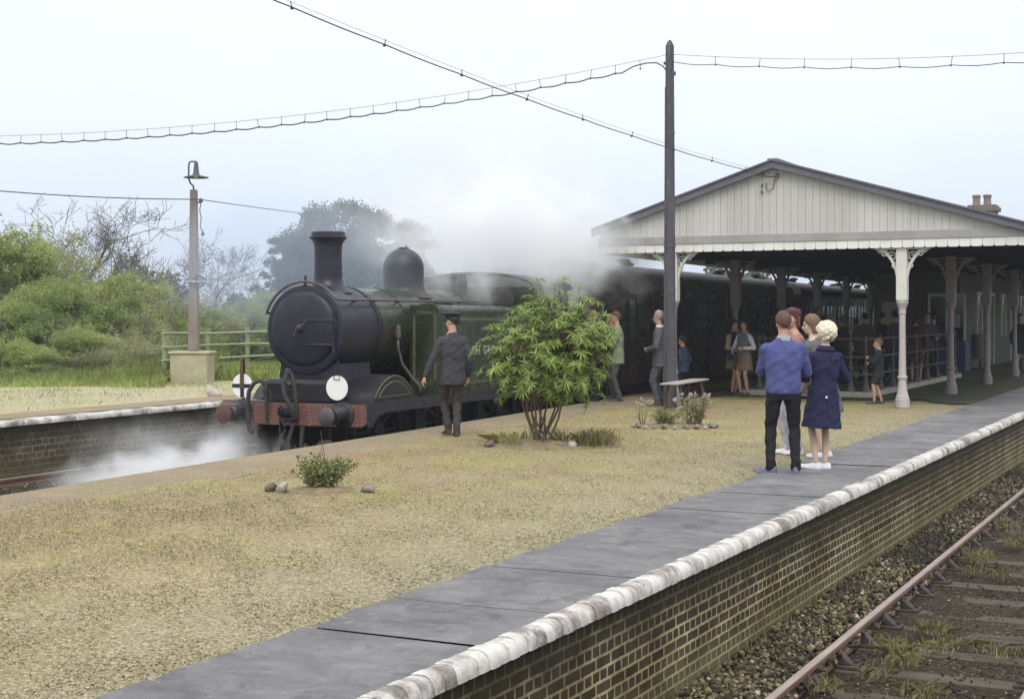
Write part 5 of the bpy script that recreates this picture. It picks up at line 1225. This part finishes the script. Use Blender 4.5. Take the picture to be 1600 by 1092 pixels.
def limb_tree(mb, p, d, L, r, depth, tips, spread=.55, n=5, up=.12, kinks=3, rmin=0):
    pts = [p]; rad = [r]; q = p.copy(); dd = d.copy()
    for k in range(kinks):
        dd = (dd + Vector((random.gauss(0,.16),random.gauss(0,.16),random.gauss(0,.10)+up*.3))).normalized(); q = q+dd*L/kinks; pts.append(q.copy()); rad.append(r*(1-.38*(k+1)/kinks))
    rad = [max(q_, rmin) for q_ in rad]; mb.tube(pts, rad, n if depth > 2 else 3, cap=False)
    if depth == 0: tips.append((q, dd)); return
    for k in range(random.choice((2,3,3) if depth > 1 else (2,3))):
        a = Vector((random.gauss(0,1),random.gauss(0,1),random.gauss(0,.7))); nd = (dd*(1-spread)+a.normalized()*spread+Vector((0,0,up))).normalized()
        limb_tree(mb, pts[random.choice((1,2,3))] if k else q, nd, L*random.uniform(.62,.86), rad[-1]*random.uniform(.55,.8), depth-1, tips, spread, n, up, kinks, rmin)
M['leaf_light'] = leafmat('leaf_spring', (.33,.385,.125), (.43,.47,.20), .55)
M['leaf_mid'] = leafmat('leaf_mid', (.24,.32,.10), (.35,.41,.15), .55)
M['leaf_olive'] = leafmat('leaf_olive', (.32,.34,.15), (.42,.43,.23), .55)
M['leaf_dark'] = leafmat('leaf_dark', (.05,.075,.05), (.085,.11,.075), .3)
M['leaf_bud'] = leafmat('leaf_bud', (.18,.19,.12), (.26,.26,.17))
M['grass'] = leafmat('grass_blade', (.38,.45,.13), (.50,.55,.20), .6)
M['drygrass'] = leafmat('dry_grass', (.42,.40,.20), (.55,.50,.29), .5)
M['bedgrass'] = leafmat('bed_grass_blade', (.62,.58,.28), (.70,.64,.38), .65)
M['shrubleaf'] = leafmat('shrub_leaf', (.25,.36,.085), (.40,.50,.16), .45, .42)
M['weedleaf'] = leafmat('weed_leaf', (.17,.23,.07), (.32,.35,.13))
M['weedbrown'] = leafmat('weed_brown', (.10,.06,.04), (.16,.10,.06))
M['petal'] = leafmat('petal', (.48,.45,.38), (.62,.58,.52))

def bush(h, w_, nl, ls, m, name='bush', airy=.0):
    o = empty(name); cl = []
    for k in range(46):
        a = random.uniform(0,2*PI); t = random.random()**.8; rr = w_*math.sqrt(random.random())*(1-.55*t**2)
        cl.append((rr*math.cos(a), rr*math.sin(a), h*(.10+.80*t)+random.uniform(-.1,.1)*h, random.uniform(.10,.24)*w_+.12))
    P = clump_points(nl, cl, .35); P = P[P[:,2] > .02]
    # upright shoots around the top
    sh = []
    for k in range(60):
        c = cl[random.randrange(len(cl))]; L = random.uniform(.3,.75)*(.4+h*.12); q = np.array([c[0]+random.uniform(-.2,.2), c[1]+random.uniform(-.2,.2), c[2]+c[3]*.8]); dv = np.array([random.gauss(0,.28),random.gauss(0,.28),1.0])
        sh.append(q+dv*np.linspace(0,L,22)[:,None]+rng.normal(0,.035,(22,3)))
    P = np.concatenate([P]+sh)
    link('foliage', fastmesh('foliage', leaf_quads(P, np.full(len(P),ls), np.full(len(P),ls*.45), .25), 4), m, o)
    mb = MB()
    for k in range(9):
        a = 2*PI*k/9; q = Vector((math.cos(a)*.15,math.sin(a)*.15,0)); limb_tree(mb, q, Vector((math.cos(a)*.5,math.sin(a)*.5,1)).normalized(), h*.42, .05, 2, [], .4)
    mb.build('branches', M['twig'], o, fixn=False); return o
def place_bush(proto, px, d, top, label, cat, grp, wid=None, first=[]):
    h = CAMZ+.95+(493-top)*d/FPX; s_ = h/proto[1]; o = proto[0] if not proto[2] else dup(proto[0]); proto[2] = True
    p = at(px, d, -.95); o.location = p; o.rotation_euler = (0,0,random.uniform(0,6.28)); o.scale = (wid or s_, wid or s_, s_); tag(o, label, cat, grp)
B1 = [bush(4.5, 1.75, 26000, .085, M['leaf_light']), 4.9, False]; B2 = [bush(4.0, 1.8, 22000, .085, M['leaf_mid']), 4.4, False]; B3 = [bush(3.6, 1.9, 20000, .075, M['leaf_olive']), 4.0, False]
G = 'spring bushes behind the far platform'
for pr, px, d, top, lab, w_ in (
  (B1,-45,46,318,'tallest yellow green bush at the left edge of the photo',1.35),
  (B1,40,45,338,'tall light green bush second from the left edge',1.2),
  (B3,95,49,348,'olive tinged bush below the bare spreading tree',1.2),
  (B2,60,41,430,'mid green bush standing in front of the tall light green ones',1.15),
  (B2,150,43,420,'mid green bush with a dark hollow beneath, left of the lamp post',1.2),
  (B1,185,47,412,'rounded light green bush between bare tree and lamp post',1.2),
  (B3,240,50,418,'olive bush just left of the lamp post',1.15),
  (B1,120,38.8,500,'low bright green bush in front of the hedge',.8),
  (B1,15,38,520,'low bright green bush nearest the left edge',.8),
  (B3,222,40.5,505,'low olive bush beside the concrete lamp plinth',.8),
  (B2,262,46,470,'green bush directly behind the lamp post',.95),
  (B3,318,56,462,'dull olive bush right of the lamp post behind the fence',1.25),
  (B2,365,58,455,'dull green bush behind the fence near the engine',1.25),
  (B3,412,60,448,'olive bush behind the fence nearest the smokebox',1.3),
  (B2,455,63,440,'dull green bush mostly hidden behind the smokebox',1.3),
  (B1,105,43.5,418,'full light green bush filling the hedge left of the bare tree',1.25),
  (B3,205,44.5,448,'low olive bush joining the hedge to the lamp post bushes',1.25),
  (B1,20,41.5,455,'broad yellow green bush low in the hedge at the left edge',1.15),
  (B2,285,50,468,'green bush between the lamp post and the fence',1.2),
  (B1,70,37.2,535,'lowest bright bush fronting the hedge beside the grass',.85),
  (B3,170,38.2,520,'low pale bush fronting the hedge under the dark hollow',.9),
  (B3,-10,56,350,'olive bush peeping above the bushes at the far left',1.4)):
    place_bush(pr, px, d, top, lab, 'bush', G, w_)
def bare(px, d, top, label, seed, depth=6, spread=.5, leaves=1.0, wid=1.0):
    random.seed(seed); h = CAMZ+.95+(493-top)*d/FPX; o = empty('bare_tree', at(px,d,-.95)); tag(o, label, 'tree', 'bare trees against the sky'); mb = MB(); tips = []
    limb_tree(mb, Vector((0,0,0)), Vector((.05,0,1)).normalized(), h*.30, h*.034, depth, tips, spread, 6, .10, 3, .008)
    V = np.array(mb.v); zmax = V[:,2].max(); k = h/zmax; V = V*np.array([k*wid,k*wid,k]); mb.v = V.tolist(); me = facemesh('limbs', V, np.array(mb.f)); link('limbs', me, M['twig'], o)
    P = np.array([list(t[0]) for t in tips])*np.array([k*wid,k*wid,k]); n = int(len(P)*5*leaves)
    Q = P[rng.integers(0,len(P),n)] + rng.normal(0,.10,(n,3)); link('young_leaves', fastmesh('young_leaves', leaf_quads(Q, np.full(n,.05), np.full(n,.028)), 4), M['leaf_bud'], o)
bare(182, 62, 296, 'large bare spreading tree above the bushes on the left', 5, 7, .50, 1.1, 1.3)
bare(340, 66, 352, 'smaller bare tree right of the lamp post', 11, 7, .5, .9, 1.05)
bare(255, 66, 372, 'slight bare tree just left of the lamp post', 23, 6, .5, .5, 1.0)
bare(80, 64, 318, 'thin bare tree over the tall light green bushes', 31, 6, .48, .6, 1.0)
bare(400, 72, 395, 'small bare tree left of the dark rounded tree', 37, 6, .5, .6, 1.0)
random.seed(77)
def round_tree(px, d, top, half, label, m, nl=30000, ls=.13):
    h = CAMZ+.95+(493-top)*d/FPX; w_ = half*d/FPX; o = empty('rounded_tree', at(px,d,-.95)); tag(o, label, 'tree', 'dark trees beyond the engine'); cl = []
    for k in range(110):
        u = unit(1)[0]; rr = random.random()**.45; cl.append((u[0]*w_*.80*rr, u[1]*w_*.80*rr, h*.56+u[2]*h*.36*rr, random.uniform(.12,.26)*w_))
    P = clump_points(nl, cl, .45); link('crown', fastmesh('crown', leaf_quads(P, np.full(len(P),ls), np.full(len(P),ls*.55)), 4), m, o)
    mb = MB(); limb_tree(mb, Vector((0,0,0)), Vector((0,0,1)), h*.32, h*.03, 4, [], .5, 6, .1); mb.build('trunk', M['bark'], o, fixn=False)
round_tree(533, 64, 296, 118, 'big dark rounded tree rising behind the chimney', M['leaf_dark'], 80000, .13)
round_tree(632, 68, 322, 70, 'dark tree rising behind the dome', M['leaf_dark'], 32000)
round_tree(446, 70, 352, 58, 'smaller dark tree left of the chimney', M['leaf_dark'], 26000)
round_tree(770, 84, 415, 70, 'distant dark tree seen through the steam', M['leaf_dark'], 12000, .16)
round_tree(860, 92, 425, 60, 'distant dark tree beyond the coach end', M['leaf_dark'], 10000, .18)
# far wood closing the horizon
n = 90000; ang = rng.uniform(R(-50), R(48), n); dist = rng.uniform(125,165,n); hh = 3.2+2.0*np.sin(ang*31)+1.4*np.sin(ang*77+1)+1.0*np.sin(ang*173)
a2 = ang+TH; P = np.stack([-np.sin(a2)*dist, np.cos(a2)*dist, -1.0+(hh+1.2)*rng.random(n)**.7], 1)
kind(link('distant_wood', fastmesh('distant_wood', leaf_quads(P, np.full(n,.5), np.full(n,.35)), 4), M['leaf_dark']), 'stuff', 'distant wood along the horizon')

# grasses
def blades(P, L, wd, m, name, label, lean=.35):
    n = len(P); a = rng.uniform(0,2*PI,n); dv = np.stack([np.cos(a),np.sin(a),0*a],1); ln = np.abs(rng.normal(0,lean,n))[:,None]; L = np.asarray(L)[:,None]
    t = np.stack([-np.sin(a),np.cos(a),0*a],1)*wd
    mid = P+np.array([0,0,1])*L*.55+dv*ln*L*.25; tip = P+np.array([0,0,1])*L*(1-ln*.25)+dv*ln*L*.9
    V = np.stack([P-t/2, P+t/2, mid+t*.35, tip, mid-t*.35], 1).reshape(-1,3)
    return kind(link(name, fastmesh(name, V, 5), m), 'stuff', label)
n = 60000; px = rng.uniform(-70,335,n); d = rng.uniform(34.3,43,n)+(px<120)*0; A = np.array([list(at(a,b)) for a,b in zip(px,d)]); keep = (rng.random(n) < .25+.75*np.clip((d-34.3)/2.5,0,1)) & ~((np.abs(px-300)<42)&(d<38)); A, d = A[keep], d[keep]
blades(A, rng.uniform(.10,.42,len(A))*np.clip(.35+(d-34.3)*.32,.35,1.9), .022, M['grass'], 'tall_grass', 'bright overgrown grass in front of the bushes')
n = 16000; px = rng.uniform(300,470,n); d = rng.uniform(38,46,n); A = np.array([list(at(a,b)) for a,b in zip(px,d)])
blades(A, rng.uniform(.10,.35,n), .02, M['grass'], 'tall_grass', 'rough grass behind the fence')
n = 15000; Y = rng.uniform(14,36,n); X = np.array([OX(t)-1.6-random.random()**.6*7.5 for t in Y]); kp = (wob(X,Y,.9)+rng.normal(0,.4,n)) > -.05; A = np.stack([X,Y,0*X],1)[kp]
blades(A, rng.uniform(.03,.10,len(A)), .012, M['drygrass'], 'short_grass', 'short dry grass on the far platform')
# thin grass on the gravel, in patches
def patch(cx, cy, rx, ry, n, L, m, lab, wd=.006, lean=.5):
    r = np.sqrt(rng.random(n))**.8; a = rng.uniform(0,2*PI,n); X = cx+rx*r*np.cos(a); Y = cy+ry*r*np.sin(a); k = (wob(X*3,Y*3,1.3,cx)+rng.normal(0,.35,n)) > r-.75
    X, Y = X[k], Y[k]; return np.stack([X,Y,-.01+0*X],1)
PP = []
for px, d, rx, ry, n in ((120,11.2,1.3,.9,9000),(60,12.5,1.0,.8,4500),(400,12.6,.9,.6,4000),(300,12.9,.8,.5,3000),(640,13.6,.7,.5,3000),(730,12.4,.6,.4,1500),(230,10.2,.8,.5,2500),(840,11.2,.5,.5,1200)):
    p = at(px,d); PP.append(patch(p.x,p.y,rx*1.2,ry*1.2,int(n*.75),0,None,''))
A = np.concatenate(PP); blades(A, rng.uniform(.008,.030,len(A)), .0034, M['drygrass'], 'thin_grass', 'thin dry grass growing in the platform gravel', .6)
n = 30000; Y = ydens(n, 4.6, 34); X = np.array([random.uniform(EX(t)+.8,-4.45) for t in Y]); k = (wob(X,Y,.8,1.3)+.6*wob(X,Y,3,.4)+rng.normal(0,.3,n)) > .35; A = np.stack([X,Y,-.012+0*X],1)[k]
blades(A, rng.uniform(.008,.03,len(A)), .004, M['drygrass'], 'thin_grass', 'sparse moss and grass tips in the gravel', .8)
# weeds between the rails and at the wall foot
PP = []
for k in range(46):
    y = random.choice((random.uniform(7,13),random.uniform(9,26))); x = random.choice((random.uniform(-2.5,-1.3),random.uniform(-2.62,-2.2),random.uniform(-3.42,-3.3),random.uniform(-1.1,.5))); n = random.randint(25,110)
    PP.append(np.stack([rng.normal(x,.07,n),rng.normal(y,.09,n),np.full(n,-.90)],1))
A = np.concatenate(PP); blades(A, rng.uniform(.03,.13,len(A)), .006, M['drygrass'], 'track_weeds', 'pale weeds growing between the rails', .9)

# ------------------------------------------------------------------ the large whorl-leaved shrub
def rosette(verts, c, axis, n, L, W, droop):
    axis = axis.normalized(); u = axis.orthogonal().normalized(); v = axis.cross(u)
    for k in range(n):
        a = k*2.39996+random.uniform(-.25,.25); el = random.uniform(.15,.95)*(1-k/n*.2); o_ = u*math.cos(a)+v*math.sin(a); l = L*random.uniform(.7,1.15)
        pts = []
        for q in range(5):
            t = q/4; dirr = (axis*math.sin(el-droop*t)+o_*math.cos(el-droop*t)); pts.append((pts[-1] if pts else c)+dirr*l/4*(1 if q else .1))
        side = axis.cross(o_).normalized(); ws = (.18,.8,1.,.65,.03)
        for q in range(4):
            verts += [pts[q]-side*W*ws[q]/2, pts[q]+side*W*ws[q]/2, pts[q+1]+side*W*ws[q+1]/2, pts[q+1]-side*W*ws[q+1]/2]
def strips(name, verts, per, m, parent):
    """each leaf is `per` quads in a strip; weld so a leaf is one island"""
    V = np.array([list(v) for v in verts], np.float32).reshape(-1, per, 4, 3); n = len(V)
    W = np.concatenate([V[:,:,0:2,:].reshape(n,per*2,3), V[:,-1:,[3,2],:].reshape(n,2,3)], 1); k = per*2+2
    f = np.array([[2*q,2*q+1,2*q+3,2*q+2] for q in range(per)]); F_ = (f[None]+k*np.arange(n)[:,None,None]).reshape(-1,4)
    me = facemesh(name, W.reshape(-1,3), F_); shade(me, True); return link(name, me, m, parent)
random.seed(21)
sp_ = at(852, 19.3); SHB = empty('large_shrub', sp_, TH); tag(SHB, 'large bright green shrub with whorled leaves growing from the gravel', 'shrub')
mb = MB(); lv = []; ends = []
def crown_ok(p): 
    return True
cands = []
while len(cands) < 460:
    u = unit(1)[0]; r = random.random()**.38; x, y, z = u[0]*.93*r, u[1]*.80*r, 1.30+u[2]*.78*r
    x += .05+.12*(z-1.3); 
    if z < .46 or (z < .62 and abs(x) > .75): continue
    cands.append(Vector((x,y,z)))
cands += [Vector((.25,0,2.22)),Vector((.12,.1,2.15)),Vector((-.10,.05,2.20)),Vector((-.18,.1,2.08)),Vector((.62,0,1.92)),Vector((-.93,0,1.30)),Vector((-.98,.05,1.22)),Vector((-.86,0,.98)),Vector((.78,0,.62)),Vector((.55,-.1,.55)),Vector((.9,.1,1.7)),Vector((-.6,0,.62)),Vector((.45,0,2.1))]
stems = []
for k in range(13):
    a = random.uniform(0,2*PI); t = Vector((math.cos(a)*random.uniform(.2,.62), math.sin(a)*random.uniform(.1,.5), random.uniform(.75,1.15))); b_ = Vector((random.uniform(-.13,.13),random.uniform(-.08,.08),.03))
    m1 = b_.lerp(t,.4)+Vector((random.gauss(0,.05),random.gauss(0,.05),-.02)); m2 = b_.lerp(t,.75)+Vector((random.gauss(0,.04),random.gauss(0,.04),.03)); mb.tube([b_,m1,m2,t], [.016,.014,.012,.009], 6); stems.append(t)
for c in cands:
    s_ = min(stems, key=lambda t: (t-c).length + random.uniform(0,.25)); md = s_.lerp(c,.5)+Vector((random.gauss(0,.05),random.gauss(0,.05),-.03)); mb.tube([s_, md, c], [.009,.007,.005], 4)
    ax = (c-md).normalized()*.6+Vector((0,0,.7)); out_ = (c-Vector((0,0,1.2))).normalized()
    rosette(lv, c, ax+out_*.25, random.randint(13,19), random.uniform(.11,.17), random.uniform(.017,.024), random.uniform(.7,1.35))
mb.build('stems', M['stem'], SHB, smooth=60, fixn=False); strips('foliage', lv, 4, M['shrubleaf'], SHB)
# low plant beds
def mound(px, d, rx, ry, h, name, label):
    p = at(px,d); xs, ys = np.meshgrid(np.linspace(-1,1,30), np.linspace(-1,1,30)); r = np.sqrt(xs**2+ys**2); Z = h*np.clip(1-r**2,0,1)**.6*(1+.35*wob(xs*9,ys*9,1))-.03*(r>1)-.012
    V = np.stack([xs*rx, ys*ry, Z], -1).reshape(-1,3); i = np.arange(29*29); a = (i//29)*30+i%29
    o = link(name, facemesh(name, V, np.stack([a,a+1,a+31,a+30],1)), M['soil']); shade(o.data, True); o.location = (p.x,p.y,.0); o.rotation_euler = (0,0,TH); kind(o, 'structure'); return o
mound(858, 19.2, .98, .62, .07, 'soil_bed', ''); mound(1053, 22.4, .66, .42, .06, 'soil_bed', ''); mound(500, 14.25, .36, .28, .04, 'soil_bed', '')
PP = []; LL = []
for k in range(34):
    a = random.uniform(0,2*PI); rr = math.sqrt(random.random()); tall = random.random()
    u, v = .80*rr*math.cos(a)+.05, .46*rr*math.sin(a); n = int(random.uniform(10,34)); p = at(858,19.2); sg = random.uniform(.035,.10)
    if k < 9: u, v, tall, n, sg = random.uniform(.30,.80), random.uniform(-.42,.0), 1.0, 55, .09
    U, V_ = rng.normal(u,sg,n), rng.normal(v,sg*.7,n); PP.append(np.stack([p.x+U*CT-V_*ST, p.y+U*ST+V_*CT, np.full(n,.01)],1)); LL.append(rng.uniform(.03,.11+.17*tall,n))
A = np.concatenate(PP); blades(A, np.concatenate(LL), .0055, M['bedgrass'], 'bed_grass', 'long dry grass around the foot of the large shrub', .5)
ico = stones_mesh('rock', np.zeros((1,3)), [1.0]); 
M['rockw'] = mat('pale_rock', (.42,.39,.34), .9, .25, 4, .6, 18, .02); M['rockg'] = mat('grey_rock', (.24,.22,.19), .9, .3, 4, .6, 18, .02, c2=(.14,.12,.10)); M['rockr'] = mat('red_rock', (.15,.115,.095), .9, .3, 4, .6, 18, .02)
def rock(px, d, s_, m, label, grp=None, flat=.7):
    me = stones_mesh('rock', np.zeros((1,3)), [1.0], flat); o = link('rock', me, M[m]); sb_ = o.modifiers.new('s','SUBSURF'); sb_.levels = 1; sb_.render_levels = 1; sb_.subdivision_type = 'SIMPLE'
    o.location = at(px,d,s_*.22); o.scale = (s_*1.35,s_*1.35,s_*1.35); tag(o, label, 'rock', grp)
rock(894, 18.75, .13, 'rockw', 'pale rock at the front edge of the large shrub bed'); rock(952, 19.05, .16, 'rockr', 'dark reddish rock at the right end of the shrub bed'); rock(866, 19.6, .15, 'rockr', 'reddish rock close to the shrub stems'); rock(764, 18.9, .11, 'rockr', 'dark rock at the left end of the shrub bed')
rock(440, 14.15, .13, 'rockw', 'white rock left of the low bushy plant'); rock(423, 14.25, .12, 'rockr', 'brown rock farthest left of the low bushy plant'); rock(575, 14.1, .10, 'rockg', 'grey rock right of the low bushy plant'); rock(335, 30.5, .3, 'rockw', 'white rock lying on the far platform behind the engine')
g_ = 'stones ringing the flower bed by the bench'
for k in range(24):
    a = 2*PI*k/24; x, y = 66*math.cos(a), .44*math.sin(a)
    rock(1055+x, 22.35+y+random.uniform(-.04,.04), random.uniform(.05,.12), ('rockw','rockg','rockg')[k%3], 'small pale stone edging the flower bed by the bench' if k%3==0 else 'small grey stone edging the flower bed by the bench', g_)
def leafy(name, px, d, h, w_, ns, m, label, nl=16, ls=.06, tops=None, bm=None):
    o = empty(name, at(px,d,.02), TH); tag(o, label, 'plant'); mb = MB(); P = []; T_ = []
    for k in range(ns):
        a = random.uniform(0,2*PI); b_ = Vector((random.uniform(-.3,.3)*w_,random.uniform(-.25,.25)*w_,0)); e = b_+Vector((math.cos(a)*w_*random.uniform(.1,.7),math.sin(a)*w_*random.uniform(.1,.5),h*random.uniform(.45,1.0))); md = b_.lerp(e,.5)+Vector((random.gauss(0,.02),random.gauss(0,.02),.02))
        mb.tube([b_,md,e], [.006,.005,.003], 4)
        for q in range(nl): t = random.uniform(.1,1); P.append(list(b_.lerp(e,t)+Vector((random.gauss(0,ls*.7),random.gauss(0,ls*.7),random.gauss(0,ls*.4)))))
        T_.append(e)
    mb.build('stems', M['stem'], o); P = np.array(P); link('leaves', fastmesh('leaves', leaf_quads(P, np.full(len(P),ls), np.full(len(P),ls*.5), .3), 4), m, o)
    if tops:
        Q = np.array([list(t) for t in T_ if random.random() < tops[1]]); heads = Q.copy(); Q = np.repeat(Q, 9, 0)+rng.normal(0,tops[2]*.65,(len(Q)*9,3)); [link('flower_head', fastmesh('flower_head', leaf_quads(q, np.full(9,tops[2]*1.6), np.full(9,tops[2]*1.3)), 4), tops[0], o) for q in Q.reshape(-1,9,3)]
    return o
leafy('bushy_plant', 502, 14.3, .33, .40, 62, M['weedleaf'], 'low bushy green plant with brown tips on the gravel', 34, .036, (M['weedbrown'],.35,.014))
o = leafy('tall_weed', 497, 14.25, .56, .05, 3, M['weedbrown'], 'single tall weed stem with pale seed head above the bushy plant', 4, .02, (M['petal'],.6,.012))
leafy('flowering_plant', 1083, 22.3, .50, .36, 34, M['leaf_olive'], 'flowering plant with pale pink heads beside the bench', 16, .05, (M['petal'],.75,.028))
leafy('flowering_plant', 1040, 22.35, .30, .34, 30, M['weedleaf'], 'low yellowish plant inside the stone ringed flower bed', 24, .04)
leafy('flowering_plant', 1003, 22.5, .40, .14, 8, M['leaf_olive'], 'thin pale flower stalks at the left of the flower bed', 8, .035, (M['petal'],.8,.02))

# ------------------------------------------------------------------ steam and smoke
def steam(name, loc, size, rz, dens, label, col=(.985,.99,1.0), ns=1.7, cut=.42, soft=2.2, an=.25, seed=0.0):
    import bmesh
    bm = bmesh.new(); bmesh.ops.create_icosphere(bm, subdivisions=3, radius=1); me = bpy.data.meshes.new(name); bm.to_mesh(me); bm.free()
    m, nt, out = newmat(name); T = NT(nt); v = T.coord('Object')
    ln = T.n('ShaderNodeVectorMath', operation='LENGTH'); T.L(v, ln.inputs[0])
    fall = T.math('SUBTRACT', 1.0, ln.outputs['Value'], True); fall = T.math('MULTIPLY', fall, soft, True)
    mp = T.n('ShaderNodeMapping'); mp.inputs['Location'].default_value = (seed, seed*.7, -seed); mp.inputs['Scale'].default_value = (size[0]*.5,size[1]*.5,size[2]*.5); T.L(v, mp.inputs[0])
    nz = T.noise(mp.outputs[0], ns, 5, .6, .5)
    dd = T.math('SUBTRACT', T.math('ADD', fall, T.math('MULTIPLY', T.math('SUBTRACT', nz, .5), 2.0)), cut, True)
    dd = T.math('MULTIPLY', dd, fall)
    vp = T.n('ShaderNodeVolumePrincipled'); vp.inputs['Color'].default_value = (*col,1); vp.inputs['Anisotropy'].default_value = an; T.L(T.math('MULTIPLY', dd, dens), vp.inputs['Density']); T.L(vp.outputs[0], out.inputs['Volume'])
    o = link(name, me, m); o.location = loc; o.scale = size; o.rotation_euler = (0,0,rz); kind(o, 'stuff', label); return o
def puff(name, blobs, rz0, dens, label, ns=1.0, amp=.9, seed=0., col=(.99,.992,1.)):
    '''one ragged cloud: world-space noise eats into a smooth sum of soft balls'''
    lo = np.min([np.array(b[0])-np.array(b[1])*1.35 for b in blobs],0); hi = np.max([np.array(b[0])+np.array(b[1])*1.35 for b in blobs],0)
    mb = MB(); mb.bb(lo[0],hi[0],lo[1],hi[1],lo[2],hi[2]); o = mb.build(name, None)
    m, nt, out = newmat(name); T = NT(nt); v = T.coord('Object'); tot = None
    mpn = T.n('ShaderNodeMapping'); mpn.inputs['Location'].default_value = (seed, seed*.6, -seed); T.L(v, mpn.inputs[0])
    nz = T.noise(mpn.outputs[0], ns, 7, .62, .35); nn = T.math('MULTIPLY', T.math('SUBTRACT', nz, .5), amp*2)
    for c, r, k in blobs:
        mp = T.n('ShaderNodeMapping'); mp.inputs['Location'].default_value = tuple(-c[i]/r[i] for i in range(3)); mp.inputs['Scale'].default_value = tuple(1/x for x in r); T.L(v, mp.inputs[0])
        ln = T.n('ShaderNodeVectorMath', operation='LENGTH'); T.L(mp.outputs[0], ln.inputs[0])
        g = T.math('SUBTRACT', T.math('SUBTRACT', 1.0, ln.outputs['Value']), T.math('MULTIPLY', nn, -1.0)); g = T.math('MULTIPLY', T.math('MULTIPLY', g, 1.3, True), k)
        tot = g if tot is None else T.math('ADD', tot, g)
    vp = T.n('ShaderNodeVolumePrincipled'); vp.inputs['Color'].default_value = (*col,1); vp.inputs['Anisotropy'].default_value = .1; T.L(T.math('MULTIPLY', T.math('POWER', T.math('MULTIPLY', tot, 1.0, True), 1.6), dens), vp.inputs['Density']); T.L(vp.outputs[0], out.inputs['Volume'])
    m.cycles.volume_step_rate = .35
    o.data.materials.append(m); o.location = LO.location; o.rotation_euler = (0,0,rz0); kind(o, 'stuff', label); return o
def lt(x, y, z): return LO.matrix_basis @ Vector((x,y,z))
bpy.context.view_layer.update()
puff('steam_cloud', [((.2,4.6,3.9),(1.5,1.8,1.1),.45),((.3,6.8,4.0),(1.9,2.3,1.5),.85),((.5,9.0,3.95),(1.8,2.2,1.35),.95),((1.1,10.6,3.7),(1.4,1.6,1.0),.75),((.3,6.8,3.05),(1.5,3.0,.55),.45),((.1,7.8,5.6),(2.3,3.6,1.7),.26),((-.9,4.0,4.2),(1.9,2.6,1.4),.22),((.9,2.2,2.9),(.9,2.0,.6),.10)], TRZ, 1.25, 'white steam drifting over the cab of the engine', ns=1.15, amp=1.35, seed=2.3, col=(.975,.985,1.))
o = puff('low_steam', [((-1.3,-.7,.25),(1.2,1.1,.45),.9),((-1.9,-1.7,.15),(1.1,1.1,.42),.75),((-.8,-.1,.45),(.9,.8,.50),.6),((-1.6,-1.0,.7),(1.4,1.5,.42),.28),((-.95,.1,1.0),(.5,.45,.35),.40)], TRZ, 2.3, 'low white steam blowing across the track before the engine', ns=1.6, amp=1.0, seed=6.1)
steam('smoke_veil', lt(-1.4,2.3,3.4), (2.6,3.0,1.5), TRZ, .11, 'bluish smoke hanging round the chimney and dome', col=(.70,.81,1.0), ns=1.1, seed=3.4, cut=.15, soft=3)
# ------------------------------------------------------------------ moist spring air
def haze(dens=.0007):
    mb = MB(); mb.bb(-720,720,-320,920,-2.1,9.5); o = mb.build('haze', None)
    m, nt, out = newmat('haze'); T = NT(nt); vp = T.n('ShaderNodeVolumePrincipled'); vp.inputs['Color'].default_value = (.86,.91,1.0,1); vp.inputs['Density'].default_value = dens; vp.inputs['Anisotropy'].default_value = .2
    T.L(vp.outputs[0], out.inputs['Volume']); o.data.materials.append(m); kind(o, 'stuff', 'pale spring haze')
haze()
